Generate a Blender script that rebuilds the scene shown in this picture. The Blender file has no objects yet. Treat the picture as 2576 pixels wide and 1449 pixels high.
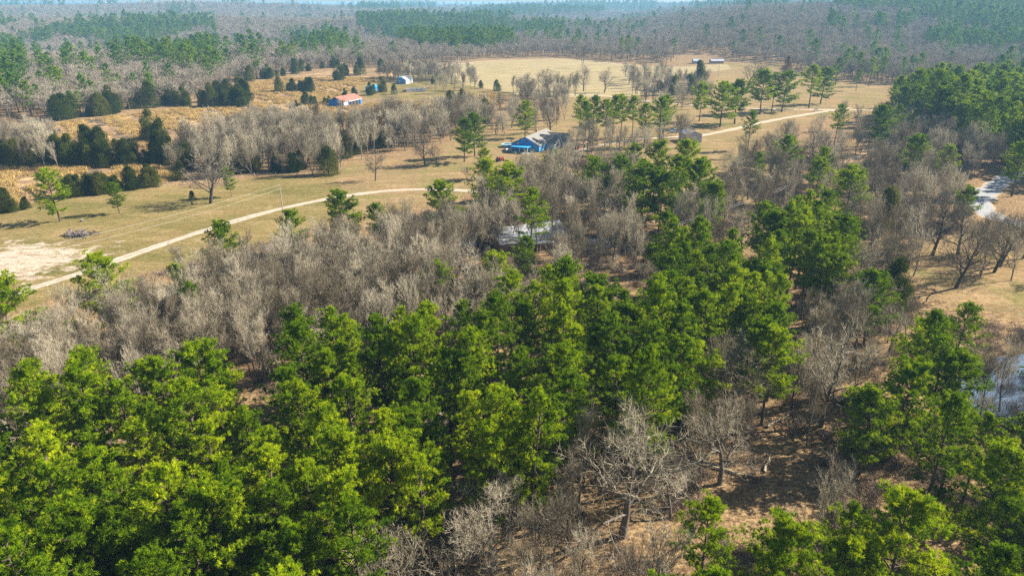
import bpy, bmesh, math, random
import numpy as np
from mathutils import Vector, Matrix

# ------------------------------------------------------------------ camera, world, sun, exposure
SC = bpy.context.scene
COL = SC.collection
CAMH = 60.0
PITCH = math.radians(22.4)
FPX = 1740.5                       # focal length in the units of a 2576 px wide picture
cam_d = bpy.data.cameras.new('camera'); cam = bpy.data.objects.new('camera', cam_d); COL.objects.link(cam)
cam.location = (0, 0, CAMH); cam.rotation_euler = (math.pi / 2 - PITCH, 0, 0)
cam_d.sensor_width = 36.0; cam_d.lens = FPX / 2576 * 36.0
cam_d.clip_start = 1.0; cam_d.clip_end = 40000
SC.camera = cam

SUN_EL = math.radians(33); SUN_DIR = Vector((1.0, 0.30, 0)).normalized()    # towards the sun, on the ground
W = bpy.data.worlds.new('World'); SC.world = W; W.use_nodes = True
wn = W.node_tree.nodes; wl = W.node_tree.links
bg = wn['Background']; sky = wn.new('ShaderNodeTexSky'); sky.sky_type = 'NISHITA'; sky.sun_disc = False
sky.sun_elevation = SUN_EL; sky.sun_rotation = math.atan2(SUN_DIR.x, SUN_DIR.y)
sky.air_density = 1.0; sky.dust_density = 0.6
wl.new(sky.outputs[0], bg.inputs[0]); bg.inputs[1].default_value = 0.052
sl = bpy.data.lights.new('sun', 'SUN'); sl.energy = 5.0; sl.angle = math.radians(0.5); sl.color = (1.0, 0.93, 0.82)
so = bpy.data.objects.new('sun', sl); COL.objects.link(so)
sv = Vector((SUN_DIR.x * math.cos(SUN_EL), SUN_DIR.y * math.cos(SUN_EL), math.sin(SUN_EL)))
so.rotation_euler = sv.to_track_quat('Z', 'Y').to_euler(); so.location = (0, 0, 200)
SC.view_settings.view_transform = 'Standard'; SC.view_settings.look = 'None'
SC.view_settings.exposure = 1.47; SC.view_settings.gamma = 1.0
SC.cycles.max_bounces = 5; SC.cycles.diffuse_bounces = 2; SC.cycles.transmission_bounces = 3
SC.cycles.transparent_max_bounces = 8; SC.cycles.volume_bounces = 0; SC.cycles.glossy_bounces = 2
SC.cycles.use_denoising = False
SC.cycles.sample_clamp_indirect = 4

# ------------------------------------------------------------------ picture <-> world
CP, SP = math.cos(PITCH), math.sin(PITCH)
def ray(x, y):
    a = (x - 1288) / FPX; b = (724.5 - y) / FPX
    return np.array([a, CP + b * SP, -SP + b * CP])
def sstep(a, b, v):
    t = np.clip((v - a) / (b - a), 0, 1); return t * t * (3 - 2 * t)
def terrain(x, y):
    x = np.asarray(x, float); y = np.asarray(y, float)
    d = np.hypot(x, y); az = x / np.maximum(np.abs(y), 60)
    z = 0.5 * np.sin(x * .031 + 1.3) * np.sin(y * .027 + .4) * sstep(60, 160, d)
    far = sstep(650, 1100, d)
    z = z + far * (5 * np.sin(x * .0052 + 1) * np.sin(y * .0061 + 2) + 3 * np.sin(x * .011 - y * .009)) + sstep(900, 1400, d) * 12 * np.sin(d / 210 + az * 2.2) * sstep(.3, .05, az)
    z = z + 40 * sstep(.12, .34, az) * sstep(800, 1500, d) * (y > 0)
    z = z + 10 * np.exp(-((y - 2500) / 350) ** 2) * sstep(0.1, -.2, az)
    z = z - 8 * np.exp(-((d - 1500 - 300 * np.sin(x * .002)) / 260) ** 2) * sstep(0.2, -.1, az)
    z = z + (26 + 8 * np.sin(az * 9)) * np.exp(-((d - 3900 - 500 * np.sin(az * 5)) / 600) ** 2) * (y > 0)
    z = z - 14 * sstep(2600, 4200, d) * sstep(-.1, .2, az)
    return z
def at(x, y, z=0.0):
    """Point of the picture's ray at height z above the ground."""
    r = ray(x, y); zz = z
    for _ in range(6):
        t = (zz - CAMH) / r[2] if r[2] < -1e-4 else 8000
        t = min(t, 9000)
        px, py = r[0] * t, r[1] * t
        zz = z + float(terrain(px, py))
    return px, py
def proj(x, y, z):
    x = np.asarray(x, float)
    dz = z - CAMH; dep = y * CP - dz * SP; up = y * SP + dz * CP
    dep = np.maximum(dep, 1.0)
    return 1288 + FPX * x / dep, 724.5 - FPX * up / dep, dep
def gz(x, y): return float(terrain(x, y))
def inpoly(px, py, poly):
    px = np.asarray(px, float); py = np.asarray(py, float)
    r = np.zeros(px.shape, bool); n = len(poly)
    for i in range(n):
        x1, y1 = poly[i]; x2, y2 = poly[(i + 1) % n]
        if y1 == y2: continue
        c = ((y1 > py) != (y2 > py)) & (px < (x2 - x1) * (py - y1) / (y2 - y1) + x1)
        r ^= c
    return r
rng = np.random.default_rng(11)
random.seed(5)

# ------------------------------------------------------------------ materials
def mat(name):
    m = bpy.data.materials.new(name); m.use_nodes = True
    nt = m.node_tree; nt.nodes.clear()
    out = nt.nodes.new('ShaderNodeOutputMaterial')
    return m, nt, out
def N(nt, t, **kw):
    n = nt.nodes.new(t)
    for k, v in kw.items(): setattr(n, k, v)
    return n
def noise(nt, scale, detail=3, rough=.55, coord=None, stretch=None):
    n = N(nt, 'ShaderNodeTexNoise'); n.inputs['Scale'].default_value = scale
    n.inputs['Detail'].default_value = detail; n.inputs['Roughness'].default_value = rough
    if coord is not None:
        if stretch:
            mp = N(nt, 'ShaderNodeMapping'); mp.inputs['Scale'].default_value = stretch
            nt.links.new(coord, mp.inputs[0]); coord = mp.outputs[0]
        nt.links.new(coord, n.inputs['Vector'])
    return n.outputs[0]
def ramp(nt, fac, stops):
    r = N(nt, 'ShaderNodeValToRGB'); e = r.color_ramp.elements
    while len(e) < len(stops): e.new(.5)
    for s, (p, c) in zip(e, stops): s.position = p; s.color = (*c, 1)
    nt.links.new(fac, r.inputs[0]); return r.outputs[0]
def mix(nt, fac, a, b, mode='MIX'):
    m = N(nt, 'ShaderNodeMix', data_type='RGBA', blend_type=mode)
    for s, v in ((0, fac), (6, a), (7, b)):
        if isinstance(v, (int, float)): m.inputs[s].default_value = v
        elif isinstance(v, tuple): m.inputs[s].default_value = (*v, 1)
        else: nt.links.new(v, m.inputs[s])
    return m.outputs[2]
def simple(name, c1, c2=None, scale=3.0, rough=.8, metal=0, spec=.3, stretch=None, bump=0):
    m, nt, out = mat(name)
    b = N(nt, 'ShaderNodeBsdfPrincipled'); b.inputs['Roughness'].default_value = rough
    b.inputs['Metallic'].default_value = metal; b.inputs['Specular IOR Level'].default_value = spec
    tc = N(nt, 'ShaderNodeTexCoord').outputs['Object']
    nz = noise(nt, scale, 4, .6, tc, stretch)
    c = ramp(nt, nz, [(.3, c1), (.7, c2 or tuple(v * .8 for v in c1))])
    nt.links.new(c, b.inputs['Base Color']); nt.links.new(b.outputs[0], out.inputs[0])
    if bump:
        bp = N(nt, 'ShaderNodeBump'); bp.inputs['Strength'].default_value = bump; nt.links.new(nz, bp.inputs['Height']); nt.links.new(bp.outputs[0], b.inputs['Normal'])
    return m
def foliage(name, dark, mid, light, trans=.3, objvar=.25):
    """needle or leaf material: 'tint' is the natural colour difference of each spray of needles"""
    m, nt, out = mat(name)
    at_ = N(nt, 'ShaderNodeAttribute', attribute_name='tint')
    oi = N(nt, 'ShaderNodeObjectInfo')
    ad = N(nt, 'ShaderNodeMath', operation='MULTIPLY_ADD'); nt.links.new(oi.outputs['Random'], ad.inputs[0])
    ad.inputs[1].default_value = objvar * 2; ad.inputs[2].default_value = -objvar
    ad2 = N(nt, 'ShaderNodeMath', operation='ADD'); nt.links.new(at_.outputs['Fac'], ad2.inputs[0]); nt.links.new(ad.outputs[0], ad2.inputs[1])
    c = ramp(nt, ad2.outputs[0], [(0, dark), (.5, mid), (1, light)])
    d = N(nt, 'ShaderNodeBsdfDiffuse'); t = N(nt, 'ShaderNodeBsdfTranslucent'); mx = N(nt, 'ShaderNodeMixShader')
    mx.inputs[0].default_value = trans
    nt.links.new(c, d.inputs[0]); nt.links.new(c, t.inputs[0])
    nt.links.new(d.outputs[0], mx.inputs[1]); nt.links.new(t.outputs[0], mx.inputs[2]); nt.links.new(mx.outputs[0], out.inputs[0])
    return m
M = {}
M['needles'] = foliage('pine needles', (.045, .10, .005), (.19, .30, .007), (.50, .56, .012), .34, .24)
M['needles_far'] = foliage('far pine needles', (.05, .12, .010), (.13, .24, .012), (.26, .34, .02), .3, .3)
M['cedar'] = foliage('cedar needles', (.030, .046, .006), (.085, .105, .014), (.18, .175, .03), .3, .4)
M['rust'] = foliage('rusty leaves', (.09, .05, .02), (.16, .09, .03), (.25, .13, .03), .3, .2)
M['straw'] = foliage('straw grass', (.20, .12, .05), (.50, .35, .13), (.78, .57, .22), .2, .35)
M['brush'] = foliage('twiggy brush', (.09, .065, .05), (.18, .145, .12), (.30, .25, .20), .0, .3)
def barkmat(name, dark, light, objvar=.3):
    m, nt, out = mat(name)
    oi = N(nt, 'ShaderNodeObjectInfo'); tc = N(nt, 'ShaderNodeTexCoord').outputs['Object']
    nz = noise(nt, 1.2, 4, .7, tc, (3, 3, .6))
    md = N(nt, 'ShaderNodeMath', operation='MULTIPLY_ADD'); nt.links.new(oi.outputs['Random'], md.inputs[0]); md.inputs[1].default_value = objvar; md.inputs[2].default_value = -objvar / 2
    ad = N(nt, 'ShaderNodeMath', operation='ADD'); nt.links.new(md.outputs[0], ad.inputs[0]); nt.links.new(nz, ad.inputs[1])
    c = ramp(nt, ad.outputs[0], [(.25, dark), (.75, light)])
    d = N(nt, 'ShaderNodeBsdfDiffuse'); nt.links.new(c, d.inputs[0]); nt.links.new(d.outputs[0], out.inputs[0])
    return m
M['pine_bark'] = barkmat('pine bark', (.06, .045, .035), (.17, .125, .10))
M['bark'] = barkmat('grey bark', (.09, .075, .06), (.24, .21, .175))
M['dark_bark'] = barkmat('dark bark', (.05, .04, .032), (.13, .11, .09)); M['dark_twig'] = barkmat('brown twigs', (.12, .10, .075), (.32, .275, .21), .4)
M['twig'] = barkmat('grey twigs', (.18, .145, .095), (.51, .445, .32), .6)
M['twig_far'] = barkmat('far grey twigs', (.22, .18, .13), (.44, .38, .29), .35)

# ------------------------------------------------------------------ tagging
def tag(o, label=None, cat=None, group=None, kind=None):
    if label: o['label'] = label
    if cat: o['category'] = cat
    if group: o['group'] = group
    if kind: o['kind'] = kind
    return o
def mesh_np(name, V, F, mats, tint=None, fm=None, smooth=False):
    """V (n,3); F list of arrays of faces with equal size each"""
    me = bpy.data.meshes.new(name)
    V = np.asarray(V, np.float32); me.vertices.add(len(V)); me.vertices.foreach_set('co', V.ravel())
    loops = np.concatenate([np.asarray(f, np.int32).ravel() for f in F if len(f)])
    sizes = np.concatenate([np.full(len(f), np.asarray(f).shape[1], np.int32) for f in F if len(f)])
    me.loops.add(len(loops)); me.loops.foreach_set('vertex_index', loops)
    me.polygons.add(len(sizes)); st = np.concatenate([[0], np.cumsum(sizes)[:-1]]).astype(np.int32)
    me.polygons.foreach_set('loop_start', st); me.polygons.foreach_set('loop_total', sizes)
    for m in mats: me.materials.append(m)
    if fm is not None: me.polygons.foreach_set('material_index', np.asarray(fm, np.int32))
    me.update(calc_edges=True)
    if tint is not None:
        a = me.attributes.new('tint', 'FLOAT', 'POINT'); a.data.foreach_set('value', np.asarray(tint, np.float32))
    if smooth: me.polygons.foreach_set('use_smooth', np.ones(len(sizes), bool))
    me.validate(verbose=False); me.update()
    return me
def link(name, me, parent=None):
    o = bpy.data.objects.new(name, me); COL.objects.link(o)
    if parent: o.parent = parent
    return o
def empty(name, x, y, z, rz=0, s=1):
    o = bpy.data.objects.new(name, None); COL.objects.link(o); o.location = (x, y, z); o.rotation_euler = (0, 0, rz); o.scale = (s, s, s)
    o.empty_display_size = .5
    return o

# ------------------------------------------------------------------ tree forms
class Geo:
    def __init__(s): s.V = []; s.Q = []; s.T = []; s.n = 0; s.tint = []
    def tube(s, pts, rad, sides=5, tint=.5):
        pts = [np.asarray(p, float) for p in pts]
        rings = []
        for i, p in enumerate(pts):
            d = pts[min(i + 1, len(pts) - 1)] - pts[max(i - 1, 0)]; d = d / (np.linalg.norm(d) + 1e-9)
            a = np.cross(d, [0.3, .9, .31] if abs(d[2]) > .8 else [0, 0, 1.]); a /= np.linalg.norm(a) + 1e-9; b = np.cross(d, a)
            ang = np.arange(sides) * 2 * math.pi / sides
            rings.append(p + rad[i] * (np.cos(ang)[:, None] * a + np.sin(ang)[:, None] * b))
        s.V.append(np.concatenate(rings)); s.tint.append(np.full(len(pts) * sides, tint))
        for i in range(len(pts) - 1):
            for k in range(sides):
                k2 = (k + 1) % sides; o = s.n + i * sides
                s.Q.append((o + k, o + k2, o + sides + k2, o + sides + k))
        s.n += len(pts) * sides
    def blades(s, P, D, L, Wd, tint, r):
        """thin leaf-sized triangles from P along D"""
        n = len(P)
        if not n: return
        side = np.cross(D, r.normal(size=(n, 3))); side /= np.linalg.norm(side, axis=1)[:, None] + 1e-9
        L = np.broadcast_to(L, (n,))[:, None]; Wd = np.broadcast_to(Wd, (n,))[:, None]
        V = np.stack([P - side * Wd / 2, P + side * Wd / 2, P + D * L], 1).reshape(-1, 3)
        s.V.append(V); s.tint.append(np.repeat(np.broadcast_to(tint, (n,)), 3))
        s.T.append(np.arange(n * 3).reshape(n, 3) + s.n); s.n += n * 3
    def mesh(s, name, m):
        return mesh_np(name, np.concatenate(s.V), [s.Q, np.concatenate(s.T) if s.T else []], [m], np.concatenate(s.tint))
def unit(v): return v / (np.linalg.norm(v, axis=-1, keepdims=True) + 1e-9)
def pine_form(seed, H, cb, R, nbr, nclump, ntuft, nblade, bl, bw, lean=.0, needles='needles', ragged=.25, shape=1.0, ck=1.0):
    r = np.random.default_rng(seed); tr = Geo(); cr = Geo()
    bend = r.normal(size=2) * .25 + np.array([lean, 0])
    ax = lambda t: np.array([bend[0] * t * t * H * .12 + .12 * math.sin(t * 7 + seed), bend[1] * t * t * H * .12, t * H])
    ts = np.linspace(0, 1, 8)
    r0 = .0115 * H + .05
    tr.tube([ax(t) for t in ts], [r0 * (1.25 if t == 0 else 1) * (1 - .93 * t) + .015 for t in ts], 6 if ntuft > 3 else 4)
    for i in range(nbr):
        u = (i + r.random()) / nbr
        if r.random() < ragged * (1 - u) * .6: continue
        t = cb + (1 - cb) * u * .97
        prof = (1 - u ** (2.2 * shape)) ** .75 * (.55 + .45 * min(1, u / .3))
        L = R * (prof + .10) * r.uniform(.62, 1.18)
        a = i * 2.39996 + r.normal() * .4
        el = math.radians(-4 + 52 * u ** 1.3) + r.normal() * .12
        d = np.array([math.cos(a) * math.cos(el), math.sin(a) * math.cos(el), math.sin(el)])
        p0 = ax(t); curve = .16 * L
        pt = lambda s_: p0 + d * L * s_ + np.array([0, 0, curve * s_ * s_]) + np.array([0, 0, -.05 * L * math.sin(s_ * 3.1)])
        tr.tube([pt(0), pt(.45), pt(.92)], [.018 * L + .03, .012 * L + .02, .012], 3)
        bt = r.normal() * .10
        for c in range(nclump):
            sc_ = (c + .35 + .5 * r.random()) / nclump
            sc_ = .30 + .72 * sc_
            lat = r.uniform(-1, 1) * L * .30 * sc_
            perp = np.array([-math.sin(a), math.cos(a), 0])
            cc = pt(sc_) + perp * lat + np.array([0, 0, r.normal() * .12])
            if abs(lat) > .4: tr.tube([pt(max(0, sc_ - .2)), cc], [.03, .01], 3)
            cl = ck * (.42 + .085 * L) * r.uniform(.7, 1.15)
            n = max(1, int(ntuft * r.uniform(.7, 1.3)))
            q = unit(r.normal(size=(n, 3)) + np.array([0, 0, .55])); tp = cc + q * cl * np.array([1.1, 1.1, .62]) * r.uniform(.55, 1, (n, 1))
            td = unit(q * .7 + np.array([0, 0, .75]) + d * .35)
            P = np.repeat(tp, nblade, 0) + r.normal(size=(n * nblade, 3)) * .05
            D = unit(np.repeat(td, nblade, 0) + r.normal(size=(n * nblade, 3)) * .72)
            tn = np.repeat(np.clip(.5 + bt + r.normal(size=n) * .2, 0, 1), nblade)
            cr.blades(P, D, bl * r.uniform(.7, 1.2, n * nblade), bw * r.uniform(.7, 1.3, n * nblade), tn, r)
    # leader
    n = max(3, int(ntuft * 2.5)); P = np.repeat(ax(1) + r.normal(size=(n, 3)) * np.array([.35, .35, .35]), nblade, 0)
    D = unit(r.normal(size=(n * nblade, 3)) * .7 + np.array([0, 0, .9])); cr.blades(P, D, bl, bw, .6, r)
    return tr, cr
def bare_form(seed, H, spread, n1, n2, n3, n4, tw, tl, low=.3, rads=1.0, upright=.5, levels=4, stems=1):
    r = np.random.default_rng(seed); tr = Geo(); cr = Geo()
    tips = []
    def grow(p, d, L, rad, lev, geo):
        k = 4 if lev <= 1 else 3; pts = [p]; q = p.copy(); dd = d.copy()
        for i in range(k):
            dd = unit(dd + r.normal(size=3) * (.10 if lev == 0 else .20) + np.array([0, 0, .10 * upright * (lev > 0)]))
            q = q + dd * L / k; pts.append(q.copy())
        rr = [rad * (1 - .72 * i / k) for i in range(k + 1)]
        geo.tube(pts, rr, 6 if lev == 0 else 4 if lev == 1 else 3)
        return pts, rr, dd
    def kids(pts, rr, d, L, lev):
        nn = (n1, n2, n3)[lev]
        for j in range(nn):
            s0 = low if lev == 0 else .22
            s_ = s0 + (1 - s0) * (j + r.random() * .8) / nn
            f = s_ * (len(pts) - 1); i = min(int(f), len(pts) - 2); p = pts[i] * (1 - f + i) + pts[i + 1] * (f - i)
            dl = unit(pts[i + 1] - pts[i]); a = j * 2.39996 + r.normal() * .5
            u1 = unit(np.cross(dl, np.array([.2, .3, .93]) if abs(dl[2]) < .9 else np.array([1., 0, 0]))); u2 = np.cross(dl, u1)
            ang = math.radians({0: 48, 1: 42, 2: 44}[lev] * (1.25 - .5 * s_)) * spread
            dd = unit(dl * math.cos(ang) + (u1 * math.cos(a) + u2 * math.sin(a)) * math.sin(ang) + np.array([0, 0, .18 * upright]))
            LL = L * (.62, .55, .5)[lev] * (1.15 - .5 * s_) * r.uniform(.75, 1.2)
            ra = rr[i] * .5
            if lev + 1 >= levels - 1:
                tips.append((p, dd, LL, min(ra, tw)))
            else:
                q, qr, qd = grow(p, dd, LL, max(ra, .02), lev + 1, tr if lev == 0 else cr)
                kids(q, qr, qd, LL, lev + 1)
    for st in range(stems):
        d0 = unit(np.array([r.normal() * .05, r.normal() * .05, 1.]) + (0 if stems == 1 else np.array([math.cos(st * 2.1 + seed), math.sin(st * 2.1 + seed), 0]) * .22))
        L0 = H * (.66 if low > .2 else .6)
        pts, rr, dd = grow(np.zeros(3), d0, L0, (.012 * H + .06) * rads / (1 if stems == 1 else 1.4), 0, tr)
        kids(pts, rr, dd, L0, 0)
    # fine branches with twigs: each tip is a thin tube and n4 twigs
    P = []; D = []; LL = []
    for (p, d, L, ra) in tips:
        e = p + d * L; cr.tube([p, p + d * L * .5 + r.normal(size=3) * .06 * L, e], [max(ra, tw * .8), tw * .5, tw * .3], 3)
        for k in range(n4):
            s_ = r.uniform(.2, 1); P.append(p + d * L * s_); D.append(d * .75 + r.normal(size=3) * .5 + np.array([0, 0, .18])); LL.append(tl * r.uniform(.5, 1.2))
    if P: cr.blades(np.array(P), unit(np.array(D)), np.array(LL), tw, .5, r)
    return tr, cr
def cedar_form(seed, H, R, n, bl, bw, conic=1.0):
    r = np.random.default_rng(seed); tr = Geo(); cr = Geo()
    tr.tube([(0, 0, 0), (.05, 0, H * .5), (0, .05, H * .93)], [.02 * H + .03, .014 * H, .02], 5)
    # upswept sprays on irregular lobes
    nl = 34; la = r.uniform(0, 6.28, nl); lz = r.uniform(.04, .96, nl) ; lr = []
    for i in range(nl):
        u = lz[i]; prof = (1 - u ** 1.5) ** (.85 * conic) * min(1, .55 + u * 2.2)
        c = np.array([math.cos(la[i]), math.sin(la[i]), 0]) * R * prof * r.uniform(.45, .85) + np.array([0, 0, H * u * .95])
        rad = R * (.20 + .26 * prof) * r.uniform(.7, 1.2)
        m = int(n / nl); q = unit(r.normal(size=(m, 3))); rr = rad * r.uniform(.5, 1.05, (m, 1))
        P = c + q * rr * np.array([1, 1, 1.35]); P[:, 2] = np.clip(P[:, 2], .1, H)
        D = unit(q * .7 + np.array([0, 0, .9]) + r.normal(size=(m, 3)) * .35)
        cr.blades(P, D, bl * r.uniform(.6, 1.3, m), bw * r.uniform(.7, 1.3, m), np.clip(.5 + r.normal() * .12 + r.normal(size=m) * .14, 0, 1), r)
    P = np.stack([r.normal(size=60) * .12, r.normal(size=60) * .12, H * r.uniform(.8, 1, 60)], 1)
    cr.blades(P, unit(r.normal(size=(60, 3)) * .4 + np.array([0, 0, 1.])), bl, bw, .55, r)
    return tr, cr

FORMS = {}
def reg(kind, name, geo, bark, leaf):
    tr, cr = geo
    a = tr.mesh(name + ' trunk', M[bark]); b = cr.mesh(name + ' crown', M[leaf])
    FORMS.setdefault(kind, []).append((a, b, tr, cr, bark, leaf))
for i in range(8):
    reg('pine', 'pine', pine_form(100 + i, 18, .30 + .06 * (i % 3), 3.1 + .3 * (i % 4), 44 + i % 4 * 3, 5, 7, 20, .33, .062, ragged=.4, shape=1.3, ck=.78), 'pine_bark', 'needles')
for i in range(4):      # grown in the open: wide, deep crown
    reg('openpine', 'open pine', pine_form(200 + i, 16, .20 + .04 * i, 5.4 - .5 * (i % 2), 46, 8, 8, 19, .38, .068, ragged=.25, ck=.85, lean=.5 if i == 0 else 0), 'pine_bark', 'needles')
for i in range(3):      # tall with high thin crown
    reg('tallpine', 'tall pine', pine_form(300 + i, 21, .42, 5.0, 46, 6, 8, 18, .42, .075, ragged=.4, ck=.9), 'pine_bark', 'needles')
for i in range(7):
    reg('bare', 'bare', bare_form(400 + i, 14.5, .56 + .12 * (i % 3), 10, 7, 5, 6, .030, .95, low=.22, upright=1.9, rads=.85, stems=1 + (i % 3 == 2)), 'bark', 'twig')
for i in range(3):      # broad oaks
    reg('oak', 'oak', bare_form(500 + i, 17, 1.2, 11, 7, 6, 7, .032, 1.0, low=.25, rads=1.5, upright=.7), 'bark', 'twig')
for i in range(4):      # heavy limbed trees standing in the open
    reg('fieldoak', 'field oak', bare_form(550 + i, 17, 1.25, 12, 7, 5, 5, .05, 1.1, low=.2, rads=1.5, upright=.9), 'dark_bark', 'dark_twig')
for i in range(3):      # saplings
    reg('sapling', 'sapling', bare_form(600 + i, 8.5, .8, 8, 5, 4, 5, .028, .8, low=.3, upright=1.2, rads=.7, stems=1 + i), 'bark', 'twig')
for i in range(5):
    reg('cedar', 'cedar', cedar_form(700 + i, 8, 2.8 + .5 * (i % 3), 7500, .42, .13, .8 + .2 * (i % 3)), 'pine_bark', 'cedar')
reg('rustcedar', 'rusty cedar', cedar_form(720, 8, 2.6, 4200, .42, .13, 1), 'pine_bark', 'rust')

HID = {}
def hidden_coll(name, metas):
    """tree forms that only feed the masses (never linked into the scene by themselves)"""
    c = bpy.data.collections.new(name)
    for i, me in enumerate(metas):
        o = bpy.data.objects.new('%s form %02d' % (name, i), me); c.objects.link(o)
    HID[name] = c; return c
def joined(name, tr, cr, bark, leaf, leafm=None):
    Vt = np.concatenate(tr.V); Vc = np.concatenate(cr.V); nt_ = len(Vt)
    Q = [tuple(q) for q in tr.Q] + [tuple(k + nt_ for k in q) for q in cr.Q]
    T = np.concatenate(cr.T) + nt_ if cr.T else np.zeros((0, 3), int)
    fm = [0] * len(tr.Q) + [1] * (len(cr.Q) + len(T))
    return mesh_np(name, np.concatenate([Vt, Vc]), [Q, T], [M[bark], M[leafm or leaf]], np.concatenate(tr.tint + cr.tint), fm)
def scatter(name, coll, P, idx, rotz, scl, tilt=None):
    me = bpy.data.meshes.new(name); P = np.asarray(P, np.float32)
    me.vertices.add(len(P)); me.vertices.foreach_set('co', P.ravel())
    a = me.attributes.new('idx', 'INT', 'POINT'); a.data.foreach_set('value', np.asarray(idx, np.int32))
    rv = np.zeros((len(P), 3), np.float32); rv[:, 2] = rotz
    a = me.attributes.new('rot', 'FLOAT_VECTOR', 'POINT'); a.data.foreach_set('vector', rv.ravel())
    a = me.attributes.new('scl', 'FLOAT_VECTOR', 'POINT'); a.data.foreach_set('vector', np.asarray(scl, np.float32).ravel())
    o = link(name, me)
    ng = bpy.data.node_groups.new(name + ' nodes', 'GeometryNodeTree')
    ng.interface.new_socket('Geometry', in_out='INPUT', socket_type='NodeSocketGeometry')
    ng.interface.new_socket('Geometry', in_out='OUTPUT', socket_type='NodeSocketGeometry')
    gi = ng.nodes.new('NodeGroupInput'); go = ng.nodes.new('NodeGroupOutput')
    ip = ng.nodes.new('GeometryNodeInstanceOnPoints'); ci = ng.nodes.new('GeometryNodeCollectionInfo')
    ci.inputs['Collection'].default_value = coll; ci.inputs['Separate Children'].default_value = True; ci.inputs['Reset Children'].default_value = True
    def na(nm, ty):
        n = ng.nodes.new('GeometryNodeInputNamedAttribute'); n.data_type = ty; n.inputs['Name'].default_value = nm
        return [s for s in n.outputs if s.enabled and s.name == 'Attribute'][0]
    L = ng.links.new
    L(gi.outputs[0], ip.inputs['Points']); L(ci.outputs[0], ip.inputs['Instance']); ip.inputs['Pick Instance'].default_value = True
    L(na('idx', 'INT'), ip.inputs['Instance Index'])
    er = ng.nodes.new('FunctionNodeEulerToRotation'); L(na('rot', 'FLOAT_VECTOR'), er.inputs[0]); L(er.outputs[0], ip.inputs['Rotation'])
    L(na('scl', 'FLOAT_VECTOR'), ip.inputs['Scale']); L(ip.outputs[0], go.inputs[0])
    md = o.modifiers.new('scatter', 'NODES'); md.node_group = ng
    return o
# ------------------------------------------------------------------ ground
LAWN = [(-300,800),(-300,548),(0,524),(180,493),(400,467),(560,470),(640,441),(800,437),(860,415),(860,560),(560,645),(300,705),(20,795)]
TAN = [(850,420),(900,408),(1010,400),(1100,385),(1150,340),(1250,300),(1330,285),(1420,250),(1650,240),(1800,200),(1800,162),(1960,165),(2080,205),(2230,212),(2220,276),(2080,292),(1950,345),(1990,470),(1900,520),(1700,500),(1600,480),(1450,400),(1250,420),(1200,480),(1000,535),(850,570)]
TAN2 = [(2270,690),(2330,620),(2400,600),(2576,560),(2900,560),(2900,830),(2500,800),(2330,750)]
STRAW1 = [(120,345),(150,312),(350,285),(500,268),(700,240),(840,245),(920,262),(1100,255),(1250,232),(1260,262),(1100,300),(900,305),(700,305),(560,320),(420,345),(370,385),(200,375)]
STRAW2 = [(590,240),(600,213),(750,190),(860,175),(985,170),(1010,195),(900,215),(860,240),(700,245)]
STRAW3 = [(-300,540),(-300,428),(0,424),(200,412),(440,400),(450,440),(400,463),(160,490),(0,520)]
FARM = [(900,245),(900,205),(1000,190),(1085,172),(1130,195),(1200,220),(1300,240),(1100,252)]
HAY = [(1085,174),(1130,161),(1240,152),(1400,149),(1500,158),(1690,170),(1705,200),(1670,238),(1450,247),(1300,240),(1200,220),(1120,205)]
HAY2 = [(1690,170),(1830,165),(1840,176),(1700,190)]
DIRT = [(-300,640),(0,622),(120,606),(205,622),(215,640),(150,678),(60,702),(-300,745)]
YARD = [(1520,632),(1560,622),(1650,630),(1650,655),(1560,668),(1525,655)]
OPEN = [LAWN, TAN, STRAW1, STRAW2, STRAW3, FARM, HAY]

def axis(parts):
    out = []
    for a, b, s in parts: out.append(np.arange(a, b, s))
    return np.concatenate(out)
def geo_ax(a, b, s, g):
    out = []; v = a
    while v < b: out.append(v); v += s; s *= g
    out.append(b); return np.array(out)
yp = np.concatenate([-geo_ax(0, 900, 10, 1.2)[::-1][:-1], np.arange(0, 40, 5.), np.arange(40, 520, 1.6), geo_ax(520, 9000, 2.2, 1.02)])
xp = np.concatenate([-geo_ax(260, 9000, 2.4, 1.04)[::-1], np.arange(-258, 259, 1.6), geo_ax(260, 9000, 2.4, 1.04)])
GX, GY = np.meshgrid(xp, yp); GZ = terrain(GX, GY)
V = np.stack([GX, GY, GZ], -1).reshape(-1, 3); nx_, ny_ = len(xp), len(yp)
ii = (np.arange(ny_ - 1)[:, None] * nx_ + np.arange(nx_ - 1)[None, :]).ravel()
F = np.stack([ii, ii + 1, ii + 1 + nx_, ii + nx_], 1)
def fb(x, y, s):   # cheap smooth value noise for ragged zone edges
    return np.sin(x * s + 2 * np.sin(y * s * .7 + 1)) * np.cos(y * s * 1.3 + 1.7 * np.sin(x * s * .6)) * .6 + .4 * np.sin(x * s * 2.7 + y * s * 2.1)
def zone(polys, X, Y, rag=.015):
    dx = fb(X, Y, .11); dy = fb(Y + 50, X, .13)
    D = np.hypot(X, Y)
    u, v, _ = proj(X + dx * D * rag, Y + dy * D * rag, 0 * X)
    r = np.zeros(X.shape, bool)
    for p in polys: r |= inpoly(u, v, p)
    return (r & (Y > 10)).astype(np.float32)
X_, Y_ = V[:, 0], V[:, 1]
gm = mesh_np('ground', V, [F], [], smooth=True)
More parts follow.
